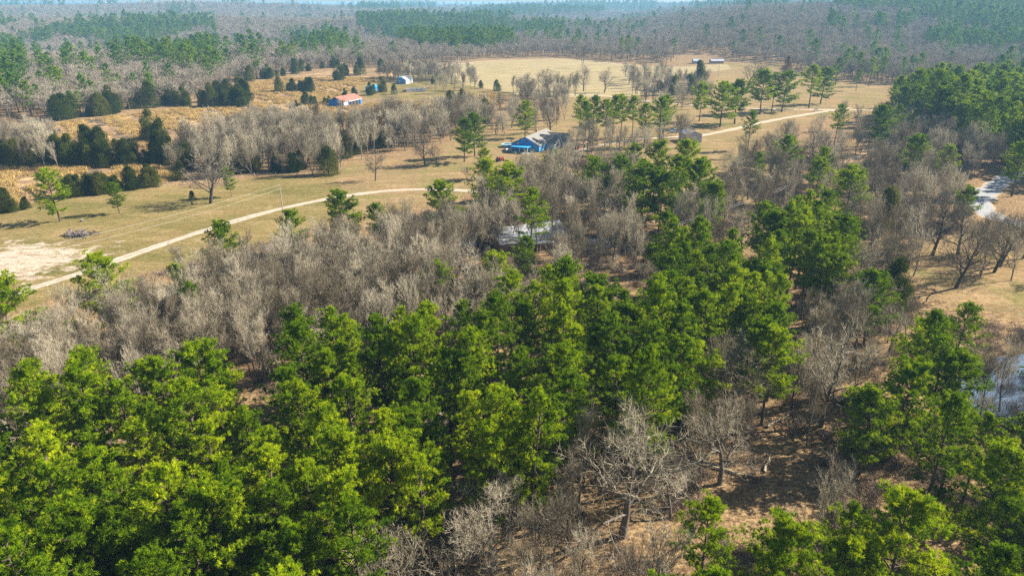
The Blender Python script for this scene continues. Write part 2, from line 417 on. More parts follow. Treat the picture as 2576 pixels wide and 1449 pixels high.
for nm, ps, rg in (('zlawn', [LAWN, FARM], .008), ('ztan', [TAN, TAN2], .008), ('zstraw', [STRAW1, STRAW2, STRAW3], .006), ('zdirt', [DIRT, YARD], .03), ('zhay', [HAY, HAY2], .004)):
    a = gm.attributes.new(nm, 'FLOAT', 'POINT'); near = (np.abs(X_) < 500) & (Y_ > 20) & (Y_ < 900); zv = np.zeros(len(X_), np.float32)
    fr_ = {'zdirt': 13., 'zlawn': 5., 'ztan': 9., 'zstraw': 3., 'zhay': 2.}[nm]; xa, ya = X_[near], Y_[near]; acc = np.zeros(len(xa), np.float32)
    for k in range(10): an = k * 2.4; acc += zone(ps, xa + fr_ * math.sqrt((k + .5) / 10) * math.cos(an), ya + fr_ * math.sqrt((k + .5) / 10) * math.sin(an), rg)
    zv[near] = acc / 10; a.data.foreach_set('value', zv)
m, nt, out = mat('ground')
tc = N(nt, 'ShaderNodeTexCoord').outputs['Object']
def A(nm): return N(nt, 'ShaderNodeAttribute', attribute_name=nm).outputs['Fac']
big = noise(nt, .035, 5, .6, tc); med = noise(nt, .25, 6, .65, tc); fine = noise(nt, 1.6, 5, .7, tc); streak = noise(nt, .12, 6, .7, tc, (.35, 1.6, 1))
litter = mix(nt, fine, ramp(nt, med, [(.3, (.13, .08, .04)), (.55, (.34, .22, .105)), (.75, (.50, .36, .19))]), (.42, .29, .15))
litter = mix(nt, ramp(nt, fine, [(.35, (0, 0, 0)), (.6, (1, 1, 1))]), (.09, .055, .035), litter)
lawn = mix(nt, ramp(nt, big, [(.38, (0, 0, 0)), (.62, (1, 1, 1))]), (.10, .10, .022), (.27, .185, .08))
lawn = mix(nt, ramp(nt, noise(nt, .11, 5, .65, tc), [(.5, (0, 0, 0)), (.68, (.8, .8, .8))]), lawn, (.22, .13, .06))
lawn = mix(nt, .5, lawn, ramp(nt, streak, [(.3, (.13, .12, .035)), (.5, (.24, .19, .075)), (.7, (.36, .27, .13))]))
tan = mix(nt, ramp(nt, big, [(.35, (0, 0, 0)), (.65, (1, 1, 1))]), (.17, .15, .06), (.36, .22, .115))
tan = mix(nt, .6, tan, ramp(nt, streak, [(.3, (.14, .12, .05)), (.5, (.30, .205, .10)), (.7, (.46, .32, .18))]))
tan = mix(nt, ramp(nt, med, [(.42, (0, 0, 0)), (.7, (.7, .7, .7))]), tan, (.20, .15, .07))
tan = mix(nt, ramp(nt, noise(nt, .05, 5, .6, tc), [(.5, (0, 0, 0)), (.66, (.7, .7, .7))]), tan, (.17, .165, .05))
straw = ramp(nt, med, [(.32, (.13, .08, .05)), (.48, (.36, .24, .12)), (.65, (.66, .47, .20))])
straw = mix(nt, ramp(nt, noise(nt, .06, 5, .6, tc), [(.5, (0, 0, 0)), (.62, (.85, .85, .85))]), straw, (.16, .10, .07))
straw = mix(nt, ramp(nt, streak, [(.45, (0, 0, 0)), (.6, (1, 1, 1))]), straw, (.27, .17, .10))
dirt = ramp(nt, noise(nt, .35, 6, .7, tc, (.4, 1.5, 1)), [(.3, (.22, .165, .10)), (.46, (.44, .35, .25)), (.7, (.60, .51, .40))])
hay = ramp(nt, streak, [(.3, (.22, .175, .085)), (.5, (.34, .27, .14)), (.75, (.46, .36, .21))])
ed = N(nt, 'ShaderNodeMath', operation='MULTIPLY_ADD'); nt.links.new(med, ed.inputs[0]); ed.inputs[1].default_value = 2.0; ed.inputs[2].default_value = -1.0
def soft(nm, k=1.0):
    a = N(nt, 'ShaderNodeMath', operation='MULTIPLY_ADD'); nt.links.new(ed.outputs[0], a.inputs[0]); a.inputs[1].default_value = k
    nt.links.new(A(nm), a.inputs[2])
    mr = N(nt, 'ShaderNodeMapRange'); nt.links.new(a.outputs[0], mr.inputs[0]); mr.inputs[1].default_value = .35; mr.inputs[2].default_value = .65
    return mr.outputs[0]
c = mix(nt, soft('zlawn', .4), litter, lawn); c = mix(nt, soft('ztan', .6), c, tan); c = mix(nt, soft('zstraw', .6), c, straw)
c = mix(nt, soft('zhay', .2), c, hay); c = mix(nt, soft('zdirt', 1.3), c, dirt)
tuft = ramp(nt, noise(nt, .9, 6, .75, tc, (.6, 1.6, 1)), [(.32, (.55, .55, .52)), (.5, (1, 1, 1)), (.68, (1.3, 1.28, 1.25))])
c = mix(nt, 1.0, c, tuft, 'MULTIPLY')
d = N(nt, 'ShaderNodeBsdfDiffuse'); nt.links.new(c, d.inputs[0])
bp = N(nt, 'ShaderNodeBump'); bp.inputs['Distance'].default_value = .35; bp.inputs['Strength'].default_value = .8; nt.links.new(fine, bp.inputs['Height']); nt.links.new(bp.outputs[0], d.inputs['Normal'])
nt.links.new(d.outputs[0], out.inputs[0]); gm.materials.append(m)
ground = link('ground', gm); ground['kind'] = 'structure'; ground['label'] = 'winter ground of lawns, straw fields and leaf litter'

# ------------------------------------------------------------------ haze
hb = mesh_np('haze', [(x, y, z) for z in (-24., 70.) for x, y in ((-9200, -1100), (9200, -1100), (9200, 9200), (-9200, 9200))],
             [[(0, 3, 2, 1), (4, 5, 6, 7), (0, 1, 5, 4), (1, 2, 6, 5), (2, 3, 7, 6), (3, 0, 4, 7)]], [])
m = bpy.data.materials.new('haze air'); m.use_nodes = True; nt = m.node_tree; nt.nodes.clear()
out = nt.nodes.new('ShaderNodeOutputMaterial'); pv = nt.nodes.new('ShaderNodeVolumePrincipled')
pv.inputs['Color'].default_value = (.34, .68, 1.0, 1); pv.inputs['Density'].default_value = .00016; pv.inputs['Anisotropy'].default_value = .1
nt.links.new(pv.outputs[0], out.inputs['Volume']); hb.materials.append(m)
haze = link('haze', hb); haze['kind'] = 'stuff'; haze['label'] = 'pale blue haze filling the air over the far woods'

# ------------------------------------------------------------------ roads
def ribbon(name, pts, width, m, z=.05, label=None):
    W_ = [Vector((*at(*p), 0)) if len(p) == 2 else Vector(p) for p in pts]
    P = []
    for i in range(len(W_) - 1):
        p0 = W_[max(i - 1, 0)]; p1 = W_[i]; p2 = W_[i + 1]; p3 = W_[min(i + 2, len(W_) - 1)]
        n = max(2, int((p2 - p1).length / 2))
        for k in range(n):
            t = k / n
            P.append(.5 * ((2 * p1) + (p2 - p0) * t + (2 * p0 - 5 * p1 + 4 * p2 - p3) * t * t + (3 * p1 - p0 - 3 * p2 + p3) * t ** 3))
    P.append(W_[-1]); V = []; F = []; cross = []
    nc = 9
    for i, p in enumerate(P):
        d = (P[min(i + 1, len(P) - 1)] - P[max(i - 1, 0)]).normalized(); s = Vector((-d.y, d.x, 0))
        w = width * (1 + .12 * math.sin(i * .37) + .10 * math.sin(i * 1.1) + random.uniform(-.1, .1))
        for k in range(nc):
            f = k / (nc - 1) - .5; q = p + s * w * f; V.append((q.x, q.y, gz(q.x, q.y) + z * (1 if 0 < k < nc - 1 else -.6))); cross.append(f * 2)
    for i in range(len(P) - 1):
        for k in range(nc - 1): a = i * nc + k; F.append((a, a + 1, a + nc + 1, a + nc))
    me = mesh_np(name, V, [F], [m]); a = me.attributes.new('across', 'FLOAT', 'POINT'); a.data.foreach_set('value', np.array(cross, np.float32))
    o = link(name, me); o['kind'] = 'structure'
    if label: o['label'] = label
    return o
def roadmat(name, c1, c2, grass, strip):
    m, nt, out = mat(name); tc = N(nt, 'ShaderNodeTexCoord').outputs['Object']
    g = ramp(nt, noise(nt, 1.3, 5, .7, tc), [(.3, c1), (.7, c2)])
    ac = N(nt, 'ShaderNodeAttribute', attribute_name='across').outputs['Fac']
    ab = N(nt, 'ShaderNodeMath', operation='ABSOLUTE'); nt.links.new(ac, ab.inputs[0])
    nz = N(nt, 'ShaderNodeMath', operation='MULTIPLY_ADD'); nt.links.new(noise(nt, .8, 4, .7, tc), nz.inputs[0]); nz.inputs[1].default_value = .5; nt.links.new(ab.outputs[0], nz.inputs[2])
    # grass in the middle and ragged at the verges, gravel in the two wheel tracks
    k = ramp(nt, nz.outputs[0], [(.25, (strip,) * 3), (.45, (0, 0, 0)), (.98, (0, 0, 0)), (1.0, (.9,) * 3)])
    cc = mix(nt, k, g, grass); d = N(nt, 'ShaderNodeBsdfDiffuse'); nt.links.new(cc, d.inputs[0]); nt.links.new(d.outputs[0], out.inputs[0]); return m
M['gravel'] = roadmat('pale gravel', (.34, .28, .21), (.60, .52, .43), (.26, .20, .10), 1.0)
M['gravel2'] = roadmat('farm track gravel', (.36, .29, .21), (.54, .45, .35), (.40, .30, .18), .3)
M['gravel3'] = roadmat('grey gravel', (.24, .24, .24), (.42, .41, .40), (.40, .30, .18), .0)
ribbon('gravel_drive', [(-160,792),(20,742),(200,688),(400,618),(560,566),(700,527),(830,500),(950,483),(1050,477),(1150,479),(1230,487),(1300,500)], 3.6, M['gravel'], label='pale two-track gravel drive curving across the lawn')
ribbon('gravel_lane', [(1440,388),(1500,368),(1600,352),(1700,345),(1770,340),(1860,322),(1960,300),(2080,280),(2140,272)], 4.0, M['gravel2'], label='gravel lane passing the house and the grey shed')
ribbon('farm_road', [(1380,240),(1480,240),(1560,246),(1640,256),(1760,266),(1900,274),(2060,276),(2210,277),(2400,276)], 4.2, M['gravel2'], label='farm road along the right fields')
ribbon('field_road', [(940,196),(1000,192),(1060,190),(1085,180),(1130,166),(1240,153),(1400,149),(1480,154),(1600,166),(1700,172),(1800,172)], 3.4, M['gravel2'], label='track round the hay field')
ribbon('gravel_road', [(2700,350),(2620,400),(2560,435),(2500,470),(2465,508),(2500,545),(2580,565),(2720,580)], 8.5, M['gravel3'], label='wide grey gravel road bending at the right edge')

# ------------------------------------------------------------------ pond
def flat_poly(name, pts, m, z):
    P = [at(*p) for p in pts]; me = mesh_np(name, [(x, y, gz(x, y) * 0 + z) for x, y in P], [[tuple(range(len(P)))]], [m]); return link(name, me)
m, nt, out = mat('pond water'); b = N(nt, 'ShaderNodeBsdfPrincipled'); b.inputs['Base Color'].default_value = (.10, .14, .2, 1); b.inputs['Roughness'].default_value = .12
bp = N(nt, 'ShaderNodeBump'); bp.inputs['Strength'].default_value = .05; nt.links.new(noise(nt, 2, 3, .5, N(nt, 'ShaderNodeTexCoord').outputs['Object']), bp.inputs['Height']); nt.links.new(bp.outputs[0], b.inputs['Normal'])
nt.links.new(b.outputs[0], out.inputs[0])
pond_pts = [(2400,960),(2440,925),(2500,900),(2590,890),(2700,900),(2760,960),(2740,1040),(2640,1075),(2540,1070),(2450,1040)]
pz = max(gz(*at(*p)) for p in pond_pts) + .06
pond = flat_poly('pond_water', pond_pts, m, pz); pond['kind'] = 'structure'; pond['label'] = 'small blue pond behind the pines at the right edge'

# ------------------------------------------------------------------ trees
pcount = {}
def shared_copy(kind, form, x, y, s, rz, zs=1.0, names=('trunk', 'crown')):
    a, b = FORMS[form][0][:2] if False else (None, None)
def put_tree(name, form, fi, x, y, s, rz, label, cat, group=None, zs=1.0, part2='crown'):
    fs = FORMS[form]; a, b = fs[fi % len(fs)][:2]
    e = empty(name, x, y, gz(x, y) - .05, rz); e.scale = (s, s, s * zs)
    t = link('trunk', a, e); c_ = link(part2, b, e)
    tag(e, label, cat, group); return e
FH = {'pine': 18, 'openpine': 16, 'tallpine': 21, 'bare': 14.5, 'oak': 17, 'fieldoak': 17, 'sapling': 8.5, 'cedar': 8, 'rustcedar': 8}
ri = lambda n: random.randrange(n)
def pos(mode, px, py, h): return at(px, py, 0 if mode == 'b' else h * .74)
EXPL = []      # hand placed trees: keep the sampled ones off them
def hand(name, form, lst, cat):
    for it in lst:
        mode, px, py, h, label = it[:5]; wid = it[5] if len(it) > 5 else 1.0
        x, y = pos(mode, px, py, h); s = h / FH[form] * wid; EXPL.append((x, y, name))
        put_tree(name, form, ri(99) if len(it) < 7 else it[6], x, y, s, random.uniform(0, 6.28), label, cat, None, 1 / wid)
hand('pine_tree', 'openpine', [
 ('b',151,557,15.5,'broad lone pine leaning on the olive lawn at the left edge',1.05,0),
 ('b',301,537,9.5,'small lone pine on the lawn left of the big bare oak',.95,1),
 ('b',583,496,9.5,'slim small pine just right of the big bare oak on the lawn',.8,2),
 ('c',558,605,15,'pine standing at the wood edge just below the gravel drive'),
 ('c',733,566,13,'small pine crown poking out of bare trees below the pole'),
 ('c',865,522,15,'pine at the wood edge touching the gravel drive bend',1.15),
 ('c',250,705,17,'lone pine in the bare wood beside the lower gravel drive'),
 ('c',10,768,18,'bright pine cut by the left edge below the gravel drive'),
 ('c',1115,500,17,'round bright pine where the drive goes behind the trees',1.0),
 ('b',1168,408,17,'left pine of the pair on the lawn left of the blue-shaded house'),
 ('b',1194,394,17.5,'right pine of the pair on the lawn left of the blue-shaded house'),
 ('b',1321,348,17,'dark pine directly behind the blue-shaded house'),
 ('c',1280,460,19,'large pine in front of the shadow of the blue-shaded house',1.1),
 ('c',1225,440,17,'dark pine left of the large one in front of the blue-shaded house'),
 
 ('c',1318,625,11,'small pine in front of the white metal roof'),
 ('c',1240,680,14,'small bright pine among grey bare trees below the white roof'),
 ('c',1098,700,13,'small dark pine left of centre in the bare wood'),
 ('c',1500,435,17,'dark pine behind the pale bare tree above centre'),
 ('c',1620,462,20,'largest bright pine of the group above centre',1.15),
 ('c',1652,395,18,'pine behind the largest one of the group above centre'),
 ('c',1596,390,14,'short pine just below the lane and above centre'),
 ('c',1735,395,19,'tall pine below the grey shed'),
 ('c',1762,450,20,'dark tall pine at the right end of the group above centre'),
 ('c',1560,432,17,'pine between the pale bare trees and the largest bright pine'),
 ('c',1665,480,18,'pine just below and right of the largest bright pine'),
 ('c',1785,500,16,'lower dark pine at the right foot of the group above centre'),
 ('c',1605,505,15,'short pine at the left foot of the group above centre'),
 ('c',1215,395,11,'small pine at the left edge of the house shadow'),
 ('c',1700,435,18,'pine in the middle of the group below the grey shed'),
 ('c',1392,402,12,'dark bushy pine touching the white gable of the blue-shaded house'),
 ('c',1766,235,20,'bright pine right of the dark cedars by the far white house'),
 ('b',1811,320,22,'front pine of the pair standing above the lane',1.22),
 ('b',1847,312,22,'rear pine of the pair standing above the lane',1.22),
 ('b',1911,288,24,'dark layered pine on the tan field above the lane',1.22),
 ('b',1966,283,23,'broad pine second of three along the farm road',1.22),
 ('b',2064,262,22,'pine with bare lower trunk on the tan field right',1.22),
 ('b',1970,458,16.5,'lone round pine with a long bare trunk in the tan clearing',1.05),
 ('c',2145,462,18,'bright conical pine standing alone right of centre',1.1),
 ('c',1935,585,18,'dark pine at the left end of the right-hand ridge of pines'),
 ('c',2201,738,15,'round pine below the bare trees at right'),
 ('c',2225,300,20,'narrow pine in front of the grey oak clump at right'),
 ('c',2305,373,17,'pale pine inside the bare trees at right'),
 ('c',2388,395,14,'small pale pine top behind bare trees near the grey road'),
 ('c',2572,395,18,'dark pine cut by the right edge above the grey road'),
 ('c',885,683,7,'tiny yellow-green pine in the bare wood left of centre'),
 ('c',185,835,8,'tiny bright pine in the bare wood at lower left'),
 ('c',450,690,9,'thin dull pine among bare trees below the drive'),
 ('c',950,540,11,'dull ragged pine beside the tall pale bare tree'),
 ('c',2435,500,12,'dull pine between bare trees left of the grey road'),
], 'pine tree')
hand('pine_tree', 'tallpine', [
 ('c',1335,528,19,'pine overhanging the white metal roof in the wood',1.1),
 ('b',1457,343,19,'leftmost tall pine of the row behind the lane'),
 ('b',1471,372,20,'bare-trunked pine of the row, in front of its leftmost'),
 ('b',1490,363,21,'third tall pine from the left in the row by the lane'),
 ('b',1522,367,20,'fourth tall pine from the left in the row by the lane'),
 ('b',1540,361,21,'middle tall pine of the row by the lane'),
 ('b',1562,350,20,'tall pine right of the middle of the row by the lane'),
 ('b',1590,346,19,'tall pine behind the lane with high crown left of a gap'),
 ('b',1620,373,19,'slender pine standing in front of the lane'),
 ('b',1657,367,21,'rightmost tall pine of the row by the lane',1.1),
 ('b',1668,350,20,'tall pine behind the rightmost of the row'),
 ('b',1880,378,16.5,'ragged open pine right of the grey shed'),
 ('b',2098,366,18,'ragged dark pine left of the bare clump at right'),
 ('b',1941,283,22,'slim pine between the two large ones on the farm road'),
 ('b',2034,273,25,'flat-topped thin pine on the tan field right',1.22),
 ('c',2110,165,20,'leftmost pine of the far clump at right of the fields'),
 ('c',2135,140,22,'tallest pine of the far clump right of the fields'),
 ('c',2165,150,21,'middle pine of the far clump right of the fields'),
 ('c',2195,165,21,'fourth pine of the far clump right of the fields'),
 ('c',2225,160,20,'rightmost pine of the far clump right of the fields'),
 ('c',2160,190,15,'low pine at the foot of the far clump'),
 ('c',2292,155,17,'single pine in hazy bare wood above the right-hand pine mass'),
], 'pine tree')
hand('bare_tree', 'oak', [
 ('b',1287,323,14,'bare tree left of the dark pine behind the house'),
 ('b',1565,1350,21,'great bare oak with a dark straight trunk in the foreground gap',1.1,1),
 ('b',2152,800,21,'dark-trunked forked bare oak among the right-hand pines',1.0),
 ('c',1850,890,18,'fine-twigged large bare tree right of the pine mass',1.1),
 ('c',1835,1040,15,'pale low spreading bare tree below the fine-twigged one',1.15),
 ('c',1365,418,17,'pale white-limbed bare tree in front of the blue-shaded house'),
 ('c',1505,455,16,'pale bare tree with spreading limbs in front of the dark pine'),
 ('c',1010,1335,14,'white-limbed crooked bare tree at the bottom left of the gap'),
 ('c',1160,1350,13,'white-limbed bare tree second from the left along the bottom'),
 ('c',1235,1265,14,'pale bare tree at the foot of the foreground pines'),
 ('c',1300,1410,12,'white-limbed bare tree cut by the bottom edge'),
 ('c',1700,1180,10,'low pale bare tree right of the great oak'),
], 'tree')
hand('bare_tree', 'fieldoak', [
 ('b',530,512,19,'big spreading bare oak on the lawn with a dark bush at its foot',1.3),
 ('b',1069,417,16.5,'round bare tree, left of two on the lawn by its shadow'),
 ('b',1004,371,16,'grey bare tree at the hedge behind the lawn trees'),
 ('b',1384,333,16,'bare tree behind the roof of the blue-shaded house'),
 ('b',1188,207,16,'dark bare tree at the left end of the hay field'),
 ('b',1379,227,19,'dark broad bare tree standing against the hay field',1.1),
 ('b',1520,234,20,'large bare tree at the hay field corner',1.15),
 ('b',1619,200,18,'large bare tree by the far road right of the hay field'),
 ('b',1880,224,26,'huge spreading bare oak on the tan field at right',1.2),
 ('b',2345,643,20,'bare tree on the brown clearing at right, furthest left'),
 ('b',944,455,14,'small upright bare tree alone on the lawn above the drive',.8),
 ('b',1101,417,11,'smaller bare tree, right of two on the lawn'),
 ('b',1134,197,12,'thin bare tree behind the farmyard, first left of the hay field'),
 ('b',1152,193,13,'thin bare tree behind the farmyard, touching the hay field'),
 ('b',1077,200,14,'bare tree right of the small white farmhouse'),
 ('b',1468,230,22,'tall bare tree with rising limbs in the hay field corner'),
 ('b',1574,194,15,'bare tree between two large ones at the right of the hay field'),
 ('b',2409,641,17,'slim bare tree on the brown clearing, second from its left'),
 ('b',2404,725,19,'leaning bare tree lowest on the brown clearing at right'),
 ('b',2500,686,17,'bare tree on the brown clearing casting a long shadow'),
 ('b',2514,671,16,'bare tree just behind another near the right edge'),
 ('b',2574,650,16,'bare tree cut by the right edge on the brown clearing'),
], 'tree')
hand('bare_tree', 'bare', [
 ('b',1053,190,15,'bare tree behind the small white farmhouse'),
 ('c',1468,128,22,'tall pale tan tree top rising above the wood behind the hay'),
 ('c',440,640,13,'large open bare tree in front of the gravel drive'),
 ('c',1010,520,13,'tall pale bare tree standing in front of the drive bend'),
 ('c',2100,1255,14,'leaning pale bare tree within the lower right pines'),
 ('b',2120,330,16,'bare clump tree with many stems above the dark shadow'),
 ('b',2150,345,16,'multi-stemmed bare tree over the dark shadow at right'),
], 'tree')
hand('bare_tree', 'sapling', [
 ('b',1174,451,5,'tiny bare ornamental tree on the lawn above the drive'),
], 'tree')
hand('cedar_tree', 'rustcedar', [
 ('b',958,367,13,'rusty brown cedar in the hedge behind the lawn'),
 ('b',1977,192,17,'rusty brown cedar at the far edge of the tan field'),
 ('c',1412,412,8,'orange-brown bush in front of the blue-shaded house gable'),
], 'cedar tree')
hand('cedar_tree', 'cedar', [
 ('b',827,440,11,'round cedar at the lawn edge, casting a shadow left of the bare trees',1.15),
 ('b',484,502,3,'little dark bush at the foot of the big bare oak'),
 ('b',455,452,7,'round cedar behind the big bare oak'),
 ('b',382,352,14,'tallest ragged cedar standing over the straw field'),
 ('b',405,356,12,'ragged cedar just right of the tallest one over the straw field'),
 ('b',855,205,17,'tall broad cedar above the rusty barn'),
 ('b',992,238,7,'small conical cedar alone below the white farmhouse'),
 ('b',962,232,11,'conical cedar right of the small blue-roofed shed'),
 ('b',1089,212,6,'small cedar right of the white farmhouse'),
 ('b',1210,223,6,'small round cedar below the left end of the hay field'),
 ('b',1250,230,8,'small conical cedar below the hay field'),
 ('b',1755,226,21,'tallest dark cedar at the far white house',.75),
 ('b',1735,232,14,'dark cedar just left of the tallest at the far white house'),
 ('b',1695,239,15,'pointed cedar in front of the far white house'),
 ('b',1218,307,14,'narrow dark cedar at the right end of the hedge'),
 ('b',2470,120,14,'hazy cedar beyond the right-hand pines'),
 ('c',1650,625,9,'low cedar behind the pines near the gravel yard'),
 ('c',2260,690,13,'yellow-brown cedar below the bare trees at right',.8),
 ('c',2240,500,13,'brownish cedar within the bare trees at right'),
], 'cedar tree')

def nearx(x, y, r):
    e = np.array([(a, b) for a, b, n in EXPL]); return ((e[:, 0] - x) ** 2 + (e[:, 1] - y) ** 2).min() < r * r
def sample(polys, zc, s, holes=(), prob=1.0, jit=.42, yr=(30, 620), xr=420, keep=None):
    xs = np.arange(-xr, xr, s); ys = np.arange(yr[0], yr[1], s * .87)
    X, Y = np.meshgrid(xs, ys); X = X + (np.arange(len(ys))[:, None] % 2) * s / 2
    X = X + rng.uniform(-jit, jit, X.shape) * s; Y = Y + rng.uniform(-jit, jit, Y.shape) * s
    X = X.ravel(); Y = Y.ravel(); u, v, dp = proj(X, Y, np.full(X.shape, zc))
    r = np.zeros(X.shape, bool)
    for p in polys: r |= inpoly(u, v, p)
    for p in holes: r &= ~inpoly(u, v, p)
    r &= rng.random(X.shape) < prob
    X, Y = X[r], Y[r]
    return [(x, y) for x, y in zip(X, Y) if not nearx(x, y, s * .62)]
PINE_A = [(-500,1900),(-500,1080),(0,1050),(70,1005),(230,955),(380,925),(560,875),(650,885),(760,835),(940,815),(1100,800),(1230,790),(1330,745),(1380,690),(1480,655),(1560,740),(1590,700),(1580,620),(1640,575),(1700,580),(1800,605),(1900,640),(1975,690),(1985,800),(1990,900),(1900,870),(1800,790),(1760,880),(1730,1000),(1640,1040),(1540,1010),(1455,1000),(1430,1060),(1390,1150),(1250,1180),(1160,1190),(1120,1255),(1000,1270),(930,1290),(900,1500),(880,1900)]
GAP_A = [[(1452,580),(1672,580),(1665,735),(1480,735)], [(1270,860),(1340,850),(1350,960),(1290,960)], [(500,1000),(560,1000),(550,1040),(490,1030)]]
PINE_C = [(1890,575),(1960,540),(2060,500),(2110,560),(2160,620),(2140,670),(2080,690),(2000,650),(1910,620)]
PINE_D1 = [(1620,1600),(1670,1370),(1760,1290),(1870,1270),(1940,1260),(2000,1350),(2080,1449),(2150,1600)]
PINE_D2 = [(2060,1090),(2110,1010),(2190,920),(2240,880),(2330,800),(2470,810),(2600,840),(3200,900),(3200,1900),(2100,1900),(2060,1400),(2100,1200),(2040,1140)]
GAP_D = [[(2450,870),(2640,880),(2640,1060),(2470,1040)], [(2050,1190),(2130,1180),(2140,1300),(2060,1290)], [(2400,960),(2480,960),(2480,1010),(2400,1000)]]
PINE_F = [(2240,225),(2330,198),(2450,190),(2576,185),(2900,190),(2900,420),(2590,330),(2480,320),(2400,270),(2290,255)]
BARE_1 = [(-500,1080),(-500,850),(0,840),(120,800),(230,750),(360,700),(450,690),(560,650),(680,612),(800,590),(900,585),(1000,550),(1080,530),(1180,522),(1260,545),(1400,565),(1600,550),(1640,580),(1590,640),(1560,700),(1480,650),(1380,680),(1320,740),(1240,785),(1100,790),(900,805),(740,830),(560,870),(400,915),(60,1000),(0,1045)]
HOLE_1 = [[(1130,590),(1210,560),(1400,550),(1415,640),(1310,690),(1150,680)], [(1450,580),(1665,580),(1660,725),(1480,720)], [(300,650),(440,630),(430,700),(330,720)]]
BARE_2 = [(1195,480),(1290,440),(1370,400),(1470,395),(1560,400),(1600,420),(1600,540),(1400,560),(1260,540)]
BARE_3 = [(1790,470),(1850,400),(2000,380),(2100,390),(2150,420),(2250,340),(2230,290),(2230,245),(2300,250),(2400,290),(2480,340),(2560,370),(2430,430),(2440,520),(2400,590),(2290,640),(2250,700),(2160,690),(2170,600),(2110,520),(2060,480),(1950,520),(1890,560),(1840,590),(1700,560),(1690,520)]
BARE_4 = [(1730,1000),(1780,880),(1810,810),(1900,890),(2000,910),(2000,700),(2070,710),(2160,700),(2290,700),(2320,790),(2220,870),(2180,905),(2080,1010),(2040,1100),(1960,1110),(1900,1230),(1750,1270),(1660,1350),(1600,1600),(900,1600),(910,1500),(940,1300),(1130,1275),(1170,1205),(1400,1170),(1440,1070),(1470,1015),(1640,1060)]
BARE_4H = [[(1580,1080),(1760,1060),(1960,1120),(1940,1240),(1750,1260),(1640,1340),(1590,1300)], [(1900,950),(2000,940),(2040,1000),(2020,1090),(1920,1080)]]
BARE_5 = GAP_D + [[(2430,560),(2500,520),(2576,600),(2576,640),(2480,620)]]
BARE_L = [[(430,385),(450,335),(560,300),(700,285),(860,285),(860,362),(780,375),(640,380),(480,390)], [(860,290),(1000,275),(1120,262),(1200,255),(1205,285),(1120,315),(1000,330),(880,350)], [(-300,325),(120,320),(140,372),(-300,372)], [(940,175),(1100,150),(1200,145),(1200,165),(1060,180)]]
BARE_S = [[(1290,200),(1450,195),(1450,240),(1290,240)], [(1580,165),(1690,165),(1690,215),(1590,215)], [(1060,165),(1190,160),(1200,200),(1080,205)], [(1700,150),(1850,145),(1850,165),(1700,165)], [(1180,250),(1320,225),(1430,225),(1430,275),(1300,300),(1200,300)], [(1400,330),(1700,290),(1760,300),(1740,350),(1450,365)], [(1600,190),(1780,185),(1790,240),(1620,240)], [(1820,345),(2100,300),(2220,285),(2200,340),(1900,390)]]
# candidates: (kind, x, y, scale, form kind, form index, region)
CAND = []
def add(kind, form, pts, hmin, hmax, region, mixf=None):
    for x, y in pts:
        h = random.uniform(hmin, hmax); f = form
        if mixf:
            for fk, pr in mixf:
                if random.random() < pr: f = fk; break
        CAND.append((kind, x, y, h / FH[form], f, ri(997), region))
add('pine', 'pine', sample([PINE_A], 13.0, 5.7, GAP_A, .97, yr=(20, 400)), 14.5, 19.5, 'the large foreground stand', [('openpine', .12)])
add('pine', 'pine', sample([PINE_C], 13, 6.0, (), .95), 15, 20, 'the right-hand ridge of pines')
add('pine', 'pine', sample([PINE_D1], 13, 6.0, (), .95, yr=(10, 400)), 14, 19, 'the bottom right clump', [('openpine', .5)])
add('pine', 'pine', sample([PINE_D2], 12.5, 6.7, GAP_D, .76, yr=(10, 400)), 13, 18.5, 'the lower right stand', [('openpine', .5)])
add('pine', 'pine', sample([PINE_F], 15, 8.2, (), .95), 19, 24, 'the dark mass at the upper right', [('tallpine', .2), ('openpine', .6)])
add('pine', 'pine', sample([BARE_1], 12, 21, HOLE_1, .5), 8, 13, 'the grey bare wood')
add('pine', 'openpine', sample([BARE_3], 12, 26, (), .6), 10, 15, 'the bare trees at right')
pinexy = np.array([(c[1], c[2]) for c in CAND])
def offpine(pts, r): return [(x, y) for x, y in pts if ((pinexy[:, 0] - x) ** 2 + (pinexy[:, 1] - y) ** 2).min() > r * r]
mb = [('oak', .10), ('sapling', .12)]
add('bare', 'bare', sample([BARE_1], 9, 4.3, HOLE_1, .93), 10, 15, 'the wide grey wood', mb)
add('bare', 'sapling', offpine(sample([PINE_A], 6, 12, (), .5), 2), 6, 9, 'the pine stand')
add('bare', 'sapling', sample([HOLE_1[0], HOLE_1[1]], 4, 7.5, (), .45), 5, 7, 'the yard of the house in the wood')
add('bare', 'bare', sample([BARE_2], 10, 6.2, (), .9), 12, 17, 'the pale wood below the house', mb)
add('bare', 'bare', offpine(sample([BARE_3], 9, 7.2, [[(2430,400),(2600,380),(2620,600),(2540,580),(2440,540)]], .85), 3), 10, 16, 'the right-hand bare wood', mb)
add('bare', 'bare', offpine(sample([BARE_4], 9, 5.3, BARE_4H + [[(1480,1060),(1640,1060),(1640,1330),(1500,1330)]], .9, yr=(15, 400)), 2.5), 9, 14.5, 'the foreground gap', [('oak', .25), ('sapling', .3)])
add('bare', 'sapling', sample(BARE_4H, 6, 7, (), .45, yr=(15, 400)), 5, 9, 'the leaf-strewn gap')
add('bare', 'bare', sample(BARE_5, 9, 6, (), .8), 9, 13, 'the edge of the pond', mb)
add('bare', 'sapling', sample([TAN2], 6, 14, (), .3), 5, 9, 'the brown clearing')
add('bare', 'bare', sample(BARE_L, 9, 5.8, (), .9, yr=(150, 620)), 11, 17, 'the hedge above the lawn', mb)
